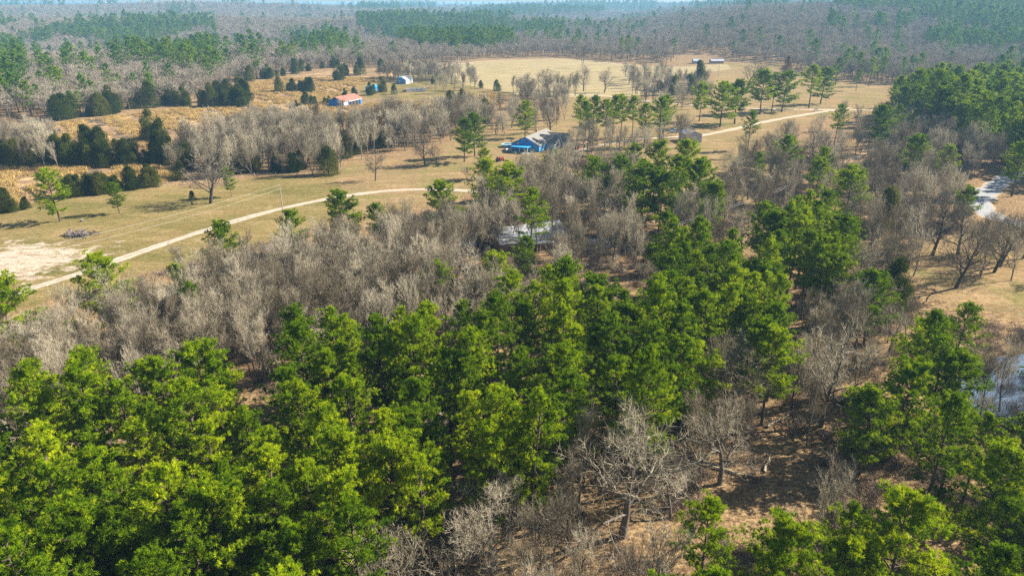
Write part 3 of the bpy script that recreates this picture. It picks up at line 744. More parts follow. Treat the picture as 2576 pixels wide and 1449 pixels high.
add('bare', 'bare', sample(BARE_S, 9, 10, (), .8), 10, 15, 'the far house fields', mb)
# cedars along lines, in picture positions of their feet
def cline(pts, step, h0, h1, region, dy=4):
    for i in range(len(pts) - 1):
        (x0, y0), (x1, y1) = pts[i], pts[i + 1]; n = max(1, int(math.hypot(x1 - x0, y1 - y0) / step))
        for k in range(n):
            t = random.random(); x, y = at(x0 + (x1 - x0) * t, y0 + (y1 - y0) * t + random.uniform(-dy, dy))
            CAND.append(('cedar', x, y, random.uniform(h0 * .55, h1) / 8, 'cedar', ri(99), region))
cline([(165,496),(290,480),(402,465)], 6, 5.5, 8, 'the hedge along the lawn')
cline([(-60,545),(10,535),(70,524)], 10, 5, 8, 'the left end of the lawn edge', 3)
cline([(-60,418),(0,416),(130,415),(260,418),(400,412),(440,402)], 9, 7, 13, 'the row behind the straw strip', 4)
cline([(0,396),(200,392),(400,385)], 24, 8, 12, 'the back of the dark row')
cline([(560,440),(640,432),(760,430)], 11, 6, 10, 'the hedge at the top of the lawn', 4)
cline([(130,304),(260,290),(350,272),(480,262)], 13, 9, 15, 'the wood edge')
cline([(508,268),(580,270),(650,264)], 8, 10, 15, 'the dense clump', 2)
cline([(540,255),(640,250)], 11, 11, 15, 'the back of the dark clump', 2)
cline([(590,208),(640,203),(690,195),(760,180),(850,168)], 12, 10, 14, 'the far straw field', 3)
cline([(700,232),(790,232)], 9, 8, 11, 'the middle straw field', 2)
cline([(740,268),(830,262)], 9, 7, 10, 'the barn', 2)
cline([(866,245),(925,243),(950,233)], 12, 7, 10, 'the blue-roofed shed', 2)
cline([(865,192),(960,180)], 18, 11, 15, 'the far straw corner', 3)
cline([(1345,248),(1425,240)], 18, 6, 9, 'the foot of the dark bare tree', 2)
cline([(1125,275),(1170,262)], 14, 9, 12, 'the hedge behind the lawn', 3)
cline([(870,395),(930,375),(1000,362)], 15, 8, 12, 'the right part of the hedge', 5)
cline([(460,425),(560,420)], 13, 8, 11, 'the left part of the hedge', 5)
cline([(1620,232),(1730,228)], 22, 7, 10, 'the far white house', 2)
cline([(1215,510),(1260,500)], 20, 6, 9, 'the drive behind the round pine', 3)

# the individuals: those that show largest in the picture
LIM = {'pine': 300, 'bare': 300, 'cedar': 300}
NAMES = {'pine': ('pine_tree', 'pine tree'), 'bare': ('bare_tree', 'tree'), 'cedar': ('cedar_tree', 'cedar tree')}
handn = {'pine': sum(n == 'pine_tree' for _, _, n in EXPL), 'bare': sum(n == 'bare_tree' for _, _, n in EXPL), 'cedar': sum(n == 'cedar_tree' for _, _, n in EXPL)}
HO = {'pine': .78, 'bare': .65, 'cedar': .5}
rest = {'pine': [], 'bare': [], 'cedar': []}
SIZE = lambda s, f: 'tall' if s * FH[f] > (17.6 if 'pine' in f else 13.2 if f != 'cedar' else 10.2) else 'short' if s * FH[f] < (15.5 if 'pine' in f else 11 if f != 'cedar' else 7.5) else 'mid-height'
for kind in ('pine', 'bare', 'cedar'):
    lst = []
    for c in CAND:
        if c[0] != kind: continue
        _, x, y, s, f, fi, rg = c; h = s * FH[f]
        u, v, dp = proj(x, y, h * HO[kind] + gz(x, y)); u = float(u); v = float(v)
        if 0 <= u <= 2576 and 2 <= v <= 1449: lst.append((h / float(dp), u, v, c))
        else: rest[kind].append(c)
    lst.sort(key=lambda t: -t[0]); n = LIM[kind] - handn[kind] - 1
    for sc_, u, v, c in lst[:n]:
        _, x, y, s, f, fi, rg = c
        lab = {'pine': '%s %s pine in %s', 'bare': '%s %s bare tree in %s', 'cedar': '%s %s cedar at %s'}[kind]
        look = {'pine': 'green', 'openpine': 'wide-crowned', 'tallpine': 'bare-trunked', 'bare': 'grey', 'oak': 'spreading', 'sapling': 'thin', 'cedar': 'dark'}[f]
        lab = lab % (SIZE(s, f), look, rg) + ', %d%% across, %d%% down' % (round(u / 25.76), round(v / 14.49))
        k_ = lab; pcount[k_] = pcount.get(k_, 0) + 1
        put_tree(NAMES[kind][0], f, fi, x, y, s, random.uniform(0, 6.28), lab, NAMES[kind][1], {'pine': 'pines in ', 'bare': 'bare trees in ', 'cedar': 'cedars at '}[kind] + rg, random.uniform(.92, 1.1))
    rest[kind] += [t[3] for t in lst[n:]]
    print(kind, 'cands', len(lst) + len(rest[kind]), 'individuals', min(n, len(lst)) + handn[kind], 'rest', len(rest[kind]))
print('dup labels', sum(v - 1 for v in pcount.values()))

# ------------------------------------------------------------------ far woods: masses past the countable trees
PJ = [joined('pine form', tr, cr, b_, l_) for (_, _, tr, cr, b_, l_) in FORMS['pine'] + FORMS['openpine'][:2]]
NPJ = len(PJ)
for i in range(5):
    tr, cr = pine_form(800 + i, 17, .35, 4.0, 24, 3, 5, 5, .8, .32, ragged=.3); PJ.append(joined('far pine form', tr, cr, 'pine_bark', 'needles_far'))
BJ = [joined('bare form', tr, cr, b_, l_) for (_, _, tr, cr, b_, l_) in FORMS['bare'] + FORMS['oak'][:2] + FORMS['sapling']]
NBJ = len(BJ)
for i in range(6):
    tr, cr = bare_form(820 + i, 14, 1.0, 9, 5, 4, 4, .10, 1.3, low=.4, upright=1.1); BJ.append(joined('far bare form', tr, cr, 'bark', 'twig_far'))
pine_c = hidden_coll('pine forms', PJ); bare_c = hidden_coll('bare forms', BJ)
BIDX = {'bare': (0, 7), 'oak': (7, 2), 'sapling': (9, 3)}
PINE_P = [([(53,100),(213,57),(547,53),(493,73),(420,97),(320,120),(293,120),(240,100),(160,90),(107,110)], .75),
 ([(720,85),(870,78),(870,118),(740,110)], .7), ([(890,68),(900,52),(1050,47),(1280,62),(1285,105),(1200,118),(1090,112),(960,95)], .85),
 ([(320,125),(560,112),(560,180),(380,160),(330,150)], .35), ([(2380,14),(2900,5),(2900,85),(2560,80),(2400,60),(2300,40)], .92), ([(2100,-20),(2900,-20),(2900,16),(2400,20),(2100,18)], .8),
 ([(2330,85),(2900,78),(2900,112),(2340,112)], .8), ([(1150,35),(1300,22),(1650,2),(1650,25),(1400,40),(1200,52)], .5), ([(1290,66),(1420,66),(1420,80),(1300,82)], .7),
 ([(2080,45),(2300,45),(2300,70),(2080,80)], .25), ([(900,20),(1100,10),(1100,22),(900,30)], .5), ([(-100,5),(300,2),(300,16),(-100,20)], .4), ([(-200,110),(60,110),(60,250),(-200,260)], .3)]
edgex = [-2000,-600,0,130,350,490,590,700,850,960,1085,1240,1400,1500,1690,1720,1830,1850,1960,2080,2150,2230,2400,2800,4000]
edgey = [360,330,302,304,274,258,211,188,168,170,165,146,145,153,163,146,146,160,163,200,206,212,230,250,280]
fx = []; fy = []; D = 330.0
while D < 7500:
    s = 6.2 + max(0, D - 450) * .0036
    w = D * 1.05 + 60
    xs = np.arange(-w, w, s); fx.append(xs + rng.uniform(-.5, .5, len(xs)) * s); fy.append(np.full(len(xs), D) + rng.uniform(-.5, .5, len(xs)) * s); D += s
fx = np.concatenate(fx); fy = np.concatenate(fy); fz = terrain(fx, fy)
u, v, dp = proj(fx, fy, fz * 0)
ok = (v < np.interp(u, edgex, edgey)) | (fx < -w * 2)
u2, v2, _ = proj(fx, fy, fz + 12)
inF = inpoly(u2, v2, PINE_F); ok &= ~inF
ok &= (rng.random(len(fx)) < .93)
e = np.array([(a, b) for a, b, n in EXPL])
fx, fy, fz, u2, v2 = fx[ok], fy[ok], fz[ok], u2[ok], v2[ok]
far0 = np.hypot(fx, fy); pp = np.full(len(fx), .035) + .05 * (u2 < 900) * (v2 > 90); pp = pp * np.where(far0 > 1100, .35, 1); pp += .4 * (fb(fx, fy, .006) > .72) * (far0 > 900)
for poly, pr in PINE_P: pp = np.where(inpoly(u2, v2, poly), pr, pp)
isp = rng.random(len(fx)) < pp; kp = ~(isp & (np.hypot(fx, fy) > 600) & (rng.random(len(fx)) < .42)); fx, fy, fz, isp = fx[kp], fy[kp], fz[kp], isp[kp]
far = np.hypot(fx, fy); Sc = 1 + np.maximum(0, far - 900) * .00022
def mass(name, coll, A, I, S, label, cat, zs=None):
    A = np.array(A); S = np.array(S); Z = np.stack([S, S, S * rng.uniform(.9, 1.12, len(S))], 1)
    o = scatter(name, coll, A, I, rng.uniform(0, 6.28, len(A)), Z); tag(o, label, cat, None, 'stuff'); return o
P = [(c[1], c[2], gz(c[1], c[2])) for c in rest['pine']]; I = [c[5] % NPJ for c in rest['pine']]; S = [c[3] for c in rest['pine']]
fp = np.nonzero(isp)[0]
P += list(zip(fx[fp], fy[fp], fz[fp])); I += list(np.where(far[fp] < 430, rng.integers(0, NPJ, len(fp)), NPJ + rng.integers(0, 5, len(fp)))); S += list(Sc[fp] * rng.uniform(.8, 1.3, len(fp)) * np.where(far[fp] > 600, 1.25, 1))
mass('pine_woodland', pine_c, P, I, S, 'distant green pine woods fading blue towards the horizon', 'woodland')
print('pine mass', len(P))
P = [(c[1], c[2], gz(c[1], c[2])) for c in rest['bare']]; I = [BIDX[c[4]][0] + c[5] % BIDX[c[4]][1] for c in rest['bare']]; S = [c[3] * (FH['bare'] / FH[c[4]] if False else 1) for c in rest['bare']]
fp = np.nonzero(~isp)[0]
P += list(zip(fx[fp], fy[fp], fz[fp])); I += list(np.where(far[fp] < 400, rng.integers(0, 7, len(fp)), NBJ + rng.integers(0, 6, len(fp)))); S += list(Sc[fp] * rng.uniform(.8, 1.2, len(fp)))
mass('bare_woodland', bare_c, P, I, S, 'grey leafless winter woods stretching to the hazy horizon', 'woodland')
print('bare mass', len(P))
if rest['cedar']:
    CJ = [joined('cedar form', tr, cr, b_, l_) for (_, _, tr, cr, b_, l_) in FORMS['cedar']]
    mass('cedar_thicket', hidden_coll('cedar forms', CJ), [(c[1], c[2], gz(c[1], c[2])) for c in rest['cedar']], [c[5] % 5 for c in rest['cedar']], [c[3] for c in rest['cedar']], 'dark cedars beyond the edge of the wood', 'thicket')

# ------------------------------------------------------------------ grass tufts and brush
def tuft_form(seed, n, R, h, w, spread, m, name):
    r = np.random.default_rng(seed); g = Geo(); P = np.stack([r.normal(size=n) * R, r.normal(size=n) * R, np.zeros(n)], 1)
    Dd = unit(np.stack([r.normal(size=n) * spread, r.normal(size=n) * spread, np.ones(n)], 1)); g.blades(P, Dd, h * r.uniform(.5, 1.2, n), w, np.clip(.5 + r.normal(size=n) * .2, 0, 1), r)
    g.Q = []; return mesh_np(name, np.concatenate(g.V), [np.concatenate(g.T)], [M[m]], np.concatenate(g.tint))
GC = hidden_coll('grass forms', [tuft_form(i, 44, .6, 1.35, .15, .3, 'straw', 'grass tuft') for i in range(4)])
BC = hidden_coll('brush forms', [tuft_form(20 + i, 60, .45, 1.9, .045, .55, 'brush', 'brush clump') for i in range(4)])
def inz(polys, n, yr, xr, rag=.006, gate=None):
    X = rng.uniform(-xr, xr, n); Y = rng.uniform(*yr, n); k = zone(polys, X, Y, rag) > .5
    if gate is not None: k &= gate(X, Y)
    return X[k], Y[k]
X, Y = inz([STRAW1, STRAW2, STRAW3], 260000, (180, 620), 330, gate=lambda X, Y: (fb(X, Y, .09) + .6 * fb(X, Y, .31)) > -.05)
u, v, dp = proj(X, Y, X * 0); o = scatter('tall_grass', GC, np.stack([X, Y, terrain(X, Y)], 1), rng.integers(0, 4, len(X)), rng.uniform(0, 6.28, len(X)), np.stack([rng.uniform(.8, 1.8, len(X))] * 2 + [rng.uniform(.5, 1.3, len(X))], 1))
tag(o, 'golden dry grass standing in the rough fields', 'grass', None, 'stuff'); print('grass', len(X))
X, Y = inz([BARE_1, BARE_2, BARE_3, BARE_4, PINE_A, PINE_D1, PINE_D2] + BARE_L, 95000, (20, 420), 260, gate=lambda X, Y: fb(X, Y, .13) > -.2)
X2, Y2 = inz([STRAW1, STRAW2, STRAW3], 30000, (180, 600), 320, gate=lambda X, Y: fb(X, Y, .07) > .35)
X = np.concatenate([X, X2]); Y = np.concatenate([Y, Y2])
o = scatter('brush', BC, np.stack([X, Y, terrain(X, Y)], 1), rng.integers(0, 4, len(X)), rng.uniform(0, 6.28, len(X)), np.stack([rng.uniform(.6, 1.6, len(X))] * 2 + [rng.uniform(.4, 1.2, len(X))], 1))
tag(o, 'low brown brush and fallen twigs under the trees', 'undergrowth', None, 'stuff'); print('brush', len(X))
# ------------------------------------------------------------------ buildings
M['white_wall'] = simple('white siding', (.78, .77, .74), (.70, .69, .66), 4, stretch=(1, 1, 8))
M['shade_blue_wall'] = simple('shade-blue siding', (.09, .34, .68), (.07, .29, .60), 3, stretch=(1, 1, 10))  # blue of shaded white siding put into the base colour; sheds share it
M['shade_blue_barn'] = simple('shade-blue barn boards', (.03, .22, .60), (.02, .16, .48), 2, stretch=(6, 6, .5))  # blue shade on the white barn wall painted into the boards' colour
M['shingle'] = simple('tan shingles', (.25, .23, .20), (.19, .175, .15), 6, .9, stretch=(1, 6, 1))
M['porch_roof'] = simple('blue sheet roof', (.05, .42, .80), (.04, .36, .72), 2, .4)
M['metal_roof'] = simple('pale metal roof', (.50, .51, .53), (.34, .35, .37), 1.2, .45, .2, stretch=(8, .6, 1))
M['rust_roof'] = simple('rusty tin roof', (.36, .07, .035), (.40, .22, .17), .9, .6, stretch=(4, .5, 1))
M['grey_metal'] = simple('grey sheet metal', (.44, .44, .50), (.38, .38, .43), 2, .5, .1, stretch=(8, 8, .3))
M['dark'] = simple('dark opening', (.02, .02, .025)); M['glass'] = simple('window glass', (.04, .06, .09), rough=.12, spec=.5)
M['brick'] = simple('brown brick', (.34, .17, .12), (.42, .24, .17), 6); M['wood'] = simple('weathered pole wood', (.42, .38, .33), (.30, .27, .23), 3, stretch=(6, 6, .4))
M['white_paint'] = simple('white paint', (.80, .80, .78)); M['red_paint'] = simple('red paint', (.45, .06, .07), rough=.4); M['black_paint'] = simple('black car paint', (.03, .03, .04), rough=.25, spec=.5)
M['blue_paint'] = simple('light blue car paint', (.20, .36, .55), rough=.3); M['silver_paint'] = simple('silver paint', (.62, .66, .72), rough=.3, metal=.3)
M['rubber'] = simple('tyre rubber', (.02, .02, .02)); M['pool_water'] = simple('pool water', (.05, .35, .45), rough=.1, spec=.5); M['wire'] = simple('pale cable', (.62, .60, .55))
M['concrete'] = simple('concrete', (.5, .48, .44)); M['grey_wood'] = simple('dead wood', (.20, .17, .15), (.07, .055, .05), 1.5)
def bm_obj(name, parent, m, fn, bevel=0):
    bm = bmesh.new(); fn(bm)
    bmesh.ops.recalc_face_normals(bm, faces=bm.faces)
    if bevel: bmesh.ops.bevel(bm, geom=list(bm.edges), offset=bevel, segments=2, affect='EDGES')
    me = bpy.data.meshes.new(name); bm.to_mesh(me); bm.free(); me.materials.append(M[m]); o = link(name, me, parent); return o
def box(bm, x0, x1, y0, y1, z0, z1):
    v = [bm.verts.new(p) for p in ((x0,y0,z0),(x1,y0,z0),(x1,y1,z0),(x0,y1,z0),(x0,y0,z1),(x1,y0,z1),(x1,y1,z1),(x0,y1,z1))]
    for f in ((0,3,2,1),(4,5,6,7),(0,1,5,4),(1,2,6,5),(2,3,7,6),(3,0,4,7)): bm.faces.new([v[i] for i in f])
def prism(bm, prof, x0, x1):      # profile in (y,z), pushed along x
    a = [bm.verts.new((x0, y, z)) for y, z in prof]; b = [bm.verts.new((x1, y, z)) for y, z in prof]; n = len(prof)
    bm.faces.new(a); bm.faces.new(b[::-1])
    for i in range(n): bm.faces.new((a[i], b[i], b[(i + 1) % n], a[(i + 1) % n]))
def cyl(bm, c, r, h, seg=16, axis='z', r2=None):
    mt = Matrix.Translation(c) @ (Matrix.Rotation(math.pi / 2, 4, 'X') if axis == 'y' else Matrix.Rotation(math.pi / 2, 4, 'Y') if axis == 'x' else Matrix.Identity(4))
    bmesh.ops.create_cone(bm, cap_ends=True, segments=seg, radius1=r, radius2=r if r2 is None else r2, depth=h, matrix=mt)
def gable(root, x0, x1, W, wh, rh, wall, roof, over=.5, y0=0, zoff=0, name='wall', th=.14):
    """gabled block along local x from x0 to x1; walls as one solid pentagon, roof as two slabs"""
    h = W / 2
    w = bm_obj(name, root, wall, lambda b: prism(b, [(y0 - h, 0), (y0 + h, 0), (y0 + h, wh), (y0, wh + rh), (y0 - h, wh)], x0, x1))
    k = rh / h; e = h + over
    def rf(b):
        prism(b, [(y0, wh + rh + .02 + th), (y0, wh + rh + .02), (y0 - e, wh - over * k + .02), (y0 - e, wh - over * k + .02 + th)], x0 - over, x1 + over)
        prism(b, [(y0, wh + rh + .02 + th), (y0 + e, wh - over * k + .02 + th), (y0 + e, wh - over * k + .02), (y0, wh + rh + .02)], x0 - over, x1 + over)
    r = bm_obj('roof', root, roof, rf); return w, r
def opening(root, x, y, z, w, h, side, name='window', m='glass', frame=True):
    """side: 'x-','x+','y-','y+' wall it sits on"""
    s = -1 if '-' in side else 1; ax = side[0]
    def bx_(b, ww, hh, t0, t1):
        lo, hi = sorted((t0 * s, t1 * s))
        if ax == 'x': box(b, x + lo, x + hi, y - ww / 2, y + ww / 2, z - hh / 2, z + hh / 2)
        else: box(b, x - ww / 2, x + ww / 2, y + lo, y + hi, z - hh / 2, z + hh / 2)
    o = bm_obj(name, root, m, lambda b: bx_(b, w, h, .01, .07))
    if frame:
        def fr(b):
            for (a0, a1, c0, c1) in ((-w/2-.1, -w/2, -h/2-.1, h/2+.1), (w/2, w/2+.1, -h/2-.1, h/2+.1), (-w/2, w/2, h/2, h/2+.1), (-w/2, w/2, -h/2-.1, -h/2)):
                lo, hi = sorted((.01 * s, .11 * s))
                if ax == 'x': box(b, x + lo, x + hi, y + a0, y + a1, z + c0, z + c1)
                else: box(b, x + a0, x + a1, y + lo, y + hi, z + c0, z + c1)
        bm_obj('frame', o, 'white_paint', fr)
    return o
def place(name, px, py, rz, label, cat, dz=0):
    x, y = at(px, py); e = empty(name, x, y, gz(x, y) + dz, math.radians(rz)); tag(e, label, cat); return e

# main house: ridge runs away from the camera, white gable end painted blue as shade
hx, hy = 5.8, 300.5
H = empty('ranch_house', hx, hy, gz(hx, hy) - .1, math.radians(66)); tag(H, 'house with shade-blue painted gable, tan roof and white cross gable among lawn and pines', 'house')
gable(H, 0, 24, 13, 3.0, 3.1, 'shade_blue_wall', 'shingle')
# cross wing towards the sun (local -y is the sunny side)
def wing(x0, x1, yend, wh, rh, wall, roof, over=.4):
    xm = (x0 + x1) / 2; h = (x1 - x0) / 2
    prof = [(x0, 0), (x1, 0), (x1, wh), (xm, wh + rh), (x0, wh)]
    def wl_(b):
        a = [b.verts.new((x, yend, z)) for x, z in prof]; c = [b.verts.new((x, 0, z)) for x, z in prof]
        b.faces.new(a); b.faces.new(c[::-1])
        for i in range(5): b.faces.new((a[i], c[i], c[(i + 1) % 5], a[(i + 1) % 5]))
    o = bm_obj('gable_wing', H, wall, wl_); k = rh / h; e = h + over
    def rf(b):
        for s in (-1, 1):
            pr = [(xm, wh + rh + .16), (xm, wh + rh + .03), (xm + s * e, wh - over * k + .03), (xm + s * e, wh - over * k + .16)]
            a = [b.verts.new((x, yend - .5, z)) for x, z in pr]; c = [b.verts.new((x, -.3, z)) for x, z in pr]
            b.faces.new(a); b.faces.new(c[::-1])
            for i in range(4): b.faces.new((a[i], c[i], c[(i + 1) % 4], a[(i + 1) % 4]))
    bm_obj('roof', o, roof, rf)
    def fc(b):
        for s in (-1, 1):
            pr = [(xm, wh + rh + .17), (xm, wh + rh - .2), (xm + s * e, wh - over * k - .2), (xm + s * e, wh - over * k + .17)]
            a = [b.verts.new((x, yend - .58, z)) for x, z in pr]; c = [b.verts.new((x, yend - .51, z)) for x, z in pr]
            b.faces.new(a); b.faces.new(c[::-1])
            for i in range(4): b.faces.new((a[i], c[i], c[(i + 1) % 4], a[(i + 1) % 4]))
    bm_obj('bargeboard', o, 'white_paint', fc); return o
w1 = wing(8.5, 15.5, -10.5, 2.9, 2.6, 'white_wall', 'shingle'); w2 = wing(17.5, 24.0, -12.0, 2.7, 2.5, 'white_wall', 'shingle')
opening(H, 12, -10.5, 1.5, 1.6, 1.3, 'y-'); opening(H, 20.7, -12, 1.4, 2.6, 2.0, 'y-', 'garage_door', 'white_paint', False)
opening(H, 4, -6.5, 1.6, 1.4, 1.2, 'y-'); opening(H, 0, 3.2, 1.7, 1.3, 1.1, 'x-')
bm_obj('round_vent', H, 'glass', lambda b: cyl(b, (-.04, -.6, 4.4), .5, .12, 20, 'x'))
ww = bm_obj('round_vent', H, 'white_paint', lambda b: cyl(b, (-.03, 3.6, 3.1), .42, .08, 20, 'x'))
pr_ = bm_obj('porch_roof', H, 'porch_roof', lambda b: (prism(b, [(-3.5, 2.75), (-3.5, 2.6), (4.5, 2.6), (4.5, 2.75)], -5.6, -.02)))
def posts(b):
    for y in (-3.3, .5, 4.3): box(b, -5.5, -5.35, y - .07, y + .07, 0, 2.6)
bm_obj('porch_posts', H, 'white_paint', posts); bm_obj('foundation', H, 'concrete', lambda b: box(b, -5.7, -.03, -3.6, 4.6, 0, .2))
bm_obj('chimney', H, 'brick', lambda b: box(b, 15.4, 16.2, .8, 1.6, 4.9, 6.9))
d_ = bm_obj('satellite_dish', H, 'white_paint', lambda b: (cyl(b, (1.2, 7.2, 3.6), .5, .12, 20, 'x', .3), cyl(b, (1.4, 7.2, 3.2), .04, .9, 6)))
# carport beyond the house
cp = place('carport', 1452, 376, 66, 'brown-roofed carport at the right end of the blue-shaded house', 'carport')
bm_obj('roof', cp, 'brick', lambda b: prism(b, [(-3.2, 2.45), (0, 2.9), (3.2, 2.45), (3.2, 2.55), (0, 3.0), (-3.2, 2.55)], 0, 6))
for x in (.1, 5.8):
    for y in (-3, 3): bm_obj('post', cp, 'wood', lambda b, x=x, y=y: box(b, x - .07, x + .07, y - .07, y + .07, 0, 2.42))

def car(name, px, py, rz, paint, label, kind='car', cat='car', s=1.0, dz=.0):
    e = place(name, px, py, rz, label, cat, dz); e.scale = (s, s, s)
    L = 2.35
    prof = {'car': [(-L, .35), (L, .35), (L, .75), (1.5, .9), (.75, 1.4), (-1.2, 1.42), (-1.9, .98), (-L, .9)],
            'truck': [(-2.7, .5), (2.6, .5), (2.6, 1.0), (1.5, 1.15), (.9, 1.78), (-.6, 1.8), (-.75, 1.15), (-2.7, 1.12)]}[kind]
    def body(b):
        a = [b.verts.new((x, -.88, z)) for x, z in prof]; c = [b.verts.new((x, .88, z)) for x, z in prof]; n = len(prof)
        b.faces.new(a); b.faces.new(c[::-1])
        for i in range(n): b.faces.new((a[i], c[i], c[(i + 1) % n], a[(i + 1) % n]))
    bo = bm_obj('body', e, paint, body, .06)
    top = 1.36 if kind == 'car' else 1.72; lo = .98 if kind == 'car' else 1.2; x0, x1 = (-1.5, 1.1) if kind == 'car' else (-.55, 1.25)
    for s_ in (-1, 1):
        y0, y1 = sorted((s_ * .885, s_ * .90))
        bm_obj('side_window', e, 'glass', lambda b: prism_xz(b, [(x0, lo), (x1, lo), (x1 - .5, top - .06), (x0 + .25, top - .06)], y0, y1))
    for x in (-1.45, 1.45):
        for y in (-.8, .8): bm_obj('wheel', e, 'rubber', lambda b: cyl(b, (x, y, .34), .34, .24, 16, 'y'))
    return e
def prism_xz(b, prof, y0, y1):
    a = [b.verts.new((x, y0, z)) for x, z in prof]; c = [b.verts.new((x, y1, z)) for x, z in prof]; n = len(prof)
    b.faces.new(a); b.faces.new(c[::-1])
    for i in range(n): b.faces.new((a[i], c[i], c[(i + 1) % n], a[(i + 1) % n]))
car('parked_car', 1437, 391, 5, 'black_paint', 'dark car parked right of the blue-shaded house')
car('parked_car', 1454, 376, 66, 'red_paint', 'red car under the brown carport', s=.9)
car('pickup_truck', 1698, 334, 20, 'blue_paint', 'pale blue truck beside the grey shed', 'truck', 'truck')
car('parked_car', 1745, 240, 10, 'blue_paint', 'light blue car in front of the far white house')
car('parked_car', 1614, 214, 0, 'black_paint', 'dark car under the bare tree left of the far white house')
car('pickup_truck', 967, 216, 80, 'black_paint', 'black truck between blue shed and small white farmhouse', 'truck', 'truck')
def mower(px, py, rz, label, s):
    e = place('riding_mower', px, py, rz, label, 'mower'); e.scale = (s, s, s)
    bm_obj('body', e, 'red_paint', lambda b: (box(b, -.2, .9, -.35, .35, .4, .85), box(b, -.8, -.2, -.4, .4, .35, .6)), .04)
    bm_obj('seat', e, 'rubber', lambda b: (box(b, -.65, -.3, -.25, .25, .62, .75), box(b, -.75, -.65, -.25, .25, .62, 1.1)))
    bm_obj('steering_wheel', e, 'rubber', lambda b: cyl(b, (-.05, 0, 1.05), .2, .04, 12))
    for x, r in ((-.55, .32), (.6, .22)):
        for y in (-.5, .5): bm_obj('wheel', e, 'rubber', lambda b: cyl(b, (x, y, r), r, .2, 12, 'y'))
mower(1258, 406, 30, 'large red mower on the shaded lawn left of the blue-shaded house', 1.8); mower(1229, 412, 60, 'small red mower at the corner of the house shadow', 1.1)
# pool
pe = place('swimming_pool', 1277, 370, 0, 'round above-ground pool with white rim left of the blue-shaded house', 'pool')
def ring(b, r0, r1, z0, z1, seg=32):
    vs = []
    for i in range(seg):
        a = i * 2 * math.pi / seg; c, s_ = math.cos(a), math.sin(a); vs.append([b.verts.new((r * c, r * s_, z)) for r, z in ((r0, z0), (r1, z0), (r1, z1), (r0, z1))])
    for i in range(seg):
        p, q = vs[i], vs[(i + 1) % seg]
        for k in range(4): b.faces.new((p[k], q[k], q[(k + 1) % 4], p[(k + 1) % 4]))
bm_obj('pool_wall', pe, 'blue_paint', lambda b: ring(b, 2.5, 2.6, 0, 1.2)); bm_obj('rim', pe, 'white_paint', lambda b: ring(b, 2.42, 2.75, 1.2, 1.28)); bm_obj('water', pe, 'pool_water', lambda b: cyl(b, (0, 0, .55), 2.48, 1.0, 32))
st = place('pool_deck', 1291, 372, 66, 'small red deck with rails between pool and blue-shaded house', 'deck')
bm_obj('platform', st, 'red_paint', lambda b: box(b, -1, 1, -1.2, 1.2, 1.1, 1.2))
def rails(b):
    for x in (-1, 1):
        for y in (-1.1, 0, 1.1): box(b, x - .05, x + .05, y - .05, y + .05, 0, 2.0)
        box(b, x - .04, x + .04, -1.04, 1.04, 1.95, 2.04)
bm_obj('railing', st, 'white_paint', rails)
for (px, py, rz, lb, k) in ((1278, 382, 40, 'white propane tank lying beside the pool', 1.0), (1349, 351, 0, 'white tank standing behind the blue-shaded house by the dark pine', .7)):
    te = place('propane_tank', px, py, rz, lb, 'tank'); te.scale = (k, k, k)
    def body(b):
        cyl(b, (0, 0, .9), .55, 2.2, 20, 'x')
        for s_ in (-1, 1): bmesh.ops.create_uvsphere(b, u_segments=16, v_segments=8, radius=.548, matrix=Matrix.Translation((s_ * 1.1, 0, .9)))
    bm_obj('body', te, 'white_paint', body); bm_obj('legs', te, 'concrete', lambda b: (box(b, -.9, -.7, -.3, .3, 0, .42), box(b, .7, .9, -.3, .3, 0, .42)))

# rusty-roofed barn
B = place('barn', 846, 270, 68, 'barn with shade-blue painted end and a streaky rusty tin roof on the straw field', 'barn')
gable(B, 0, 20, 11, 3.6, 2.3, 'shade_blue_barn', 'rust_roof', .5)
opening(B, 12, -5.5, 1.5, 13, 2.6, 'y-', 'open_bay', 'dark', False); bm_obj('beam', B, 'white_paint', lambda b: box(b, 5.5, 19.5, -5.75, -5.6, 2.9, 3.25))
for x in (8.6, 12, 15.4): bm_obj('post', B, 'wood', lambda b, x=x: box(b, x - .12, x + .12, -5.8, -5.6, 0, 2.89))
bm_obj('front_panel', B, 'grey_metal', lambda b: box(b, .2, 4.6, -5.62, -5.52, .1, 3.1)); opening(B, 0, 1.0, 4.4, .9, .9, 'x-', 'loft_window', 'dark', False)
# blue-roofed shed
B = place('shed', 937, 229, 62, 'small shed with a bright blue roof among cedars', 'shed')
gable(B, -4, 4, 6.5, 2.5, 1.4, 'shade_blue_wall', 'porch_roof', .3); opening(B, -4, 0, 1.1, 1.4, 2.1, 'x-', 'door', 'dark', False)
# small white farmhouse
B = place('farmhouse', 1018, 210, 70, 'small white farmhouse with a blue shaded end and bare trees around', 'house')
gable(B, -5, 7, 8, 3.0, 2.2, 'white_wall', 'metal_roof', .4)
bm_obj('end_shade_sheet', B, 'shade_blue_wall', lambda b: prism(b, [(-3.98, .1), (3.98, .1), (3.98, 3.0), (0, 5.15), (-3.98, 3.0)], -5.06, -5.003))  # blue sheet added over the white end wall to paint its shade
opening(B, -5.05, -1.5, 1.6, 1, 1.1, 'x-'); opening(B, -5.05, 1.5, 1.6, 1, 1.1, 'x-'); opening(B, 0, -4, 1.6, 1, 1.2, 'y-'); opening(B, 3.5, -4, 1.1, .95, 2.1, 'y-', 'door', 'blue_paint', False)
bm_obj('porch_roof', B, 'metal_roof', lambda b: box(b, -7.8, -5.1, 0, 4, 2.4, 2.52)); bm_obj('porch_posts', B, 'white_paint', lambda b: (box(b, -7.7, -7.58, .1, .22, 0, 2.39), box(b, -7.7, -7.58, 3.8, 3.92, 0, 2.39)))
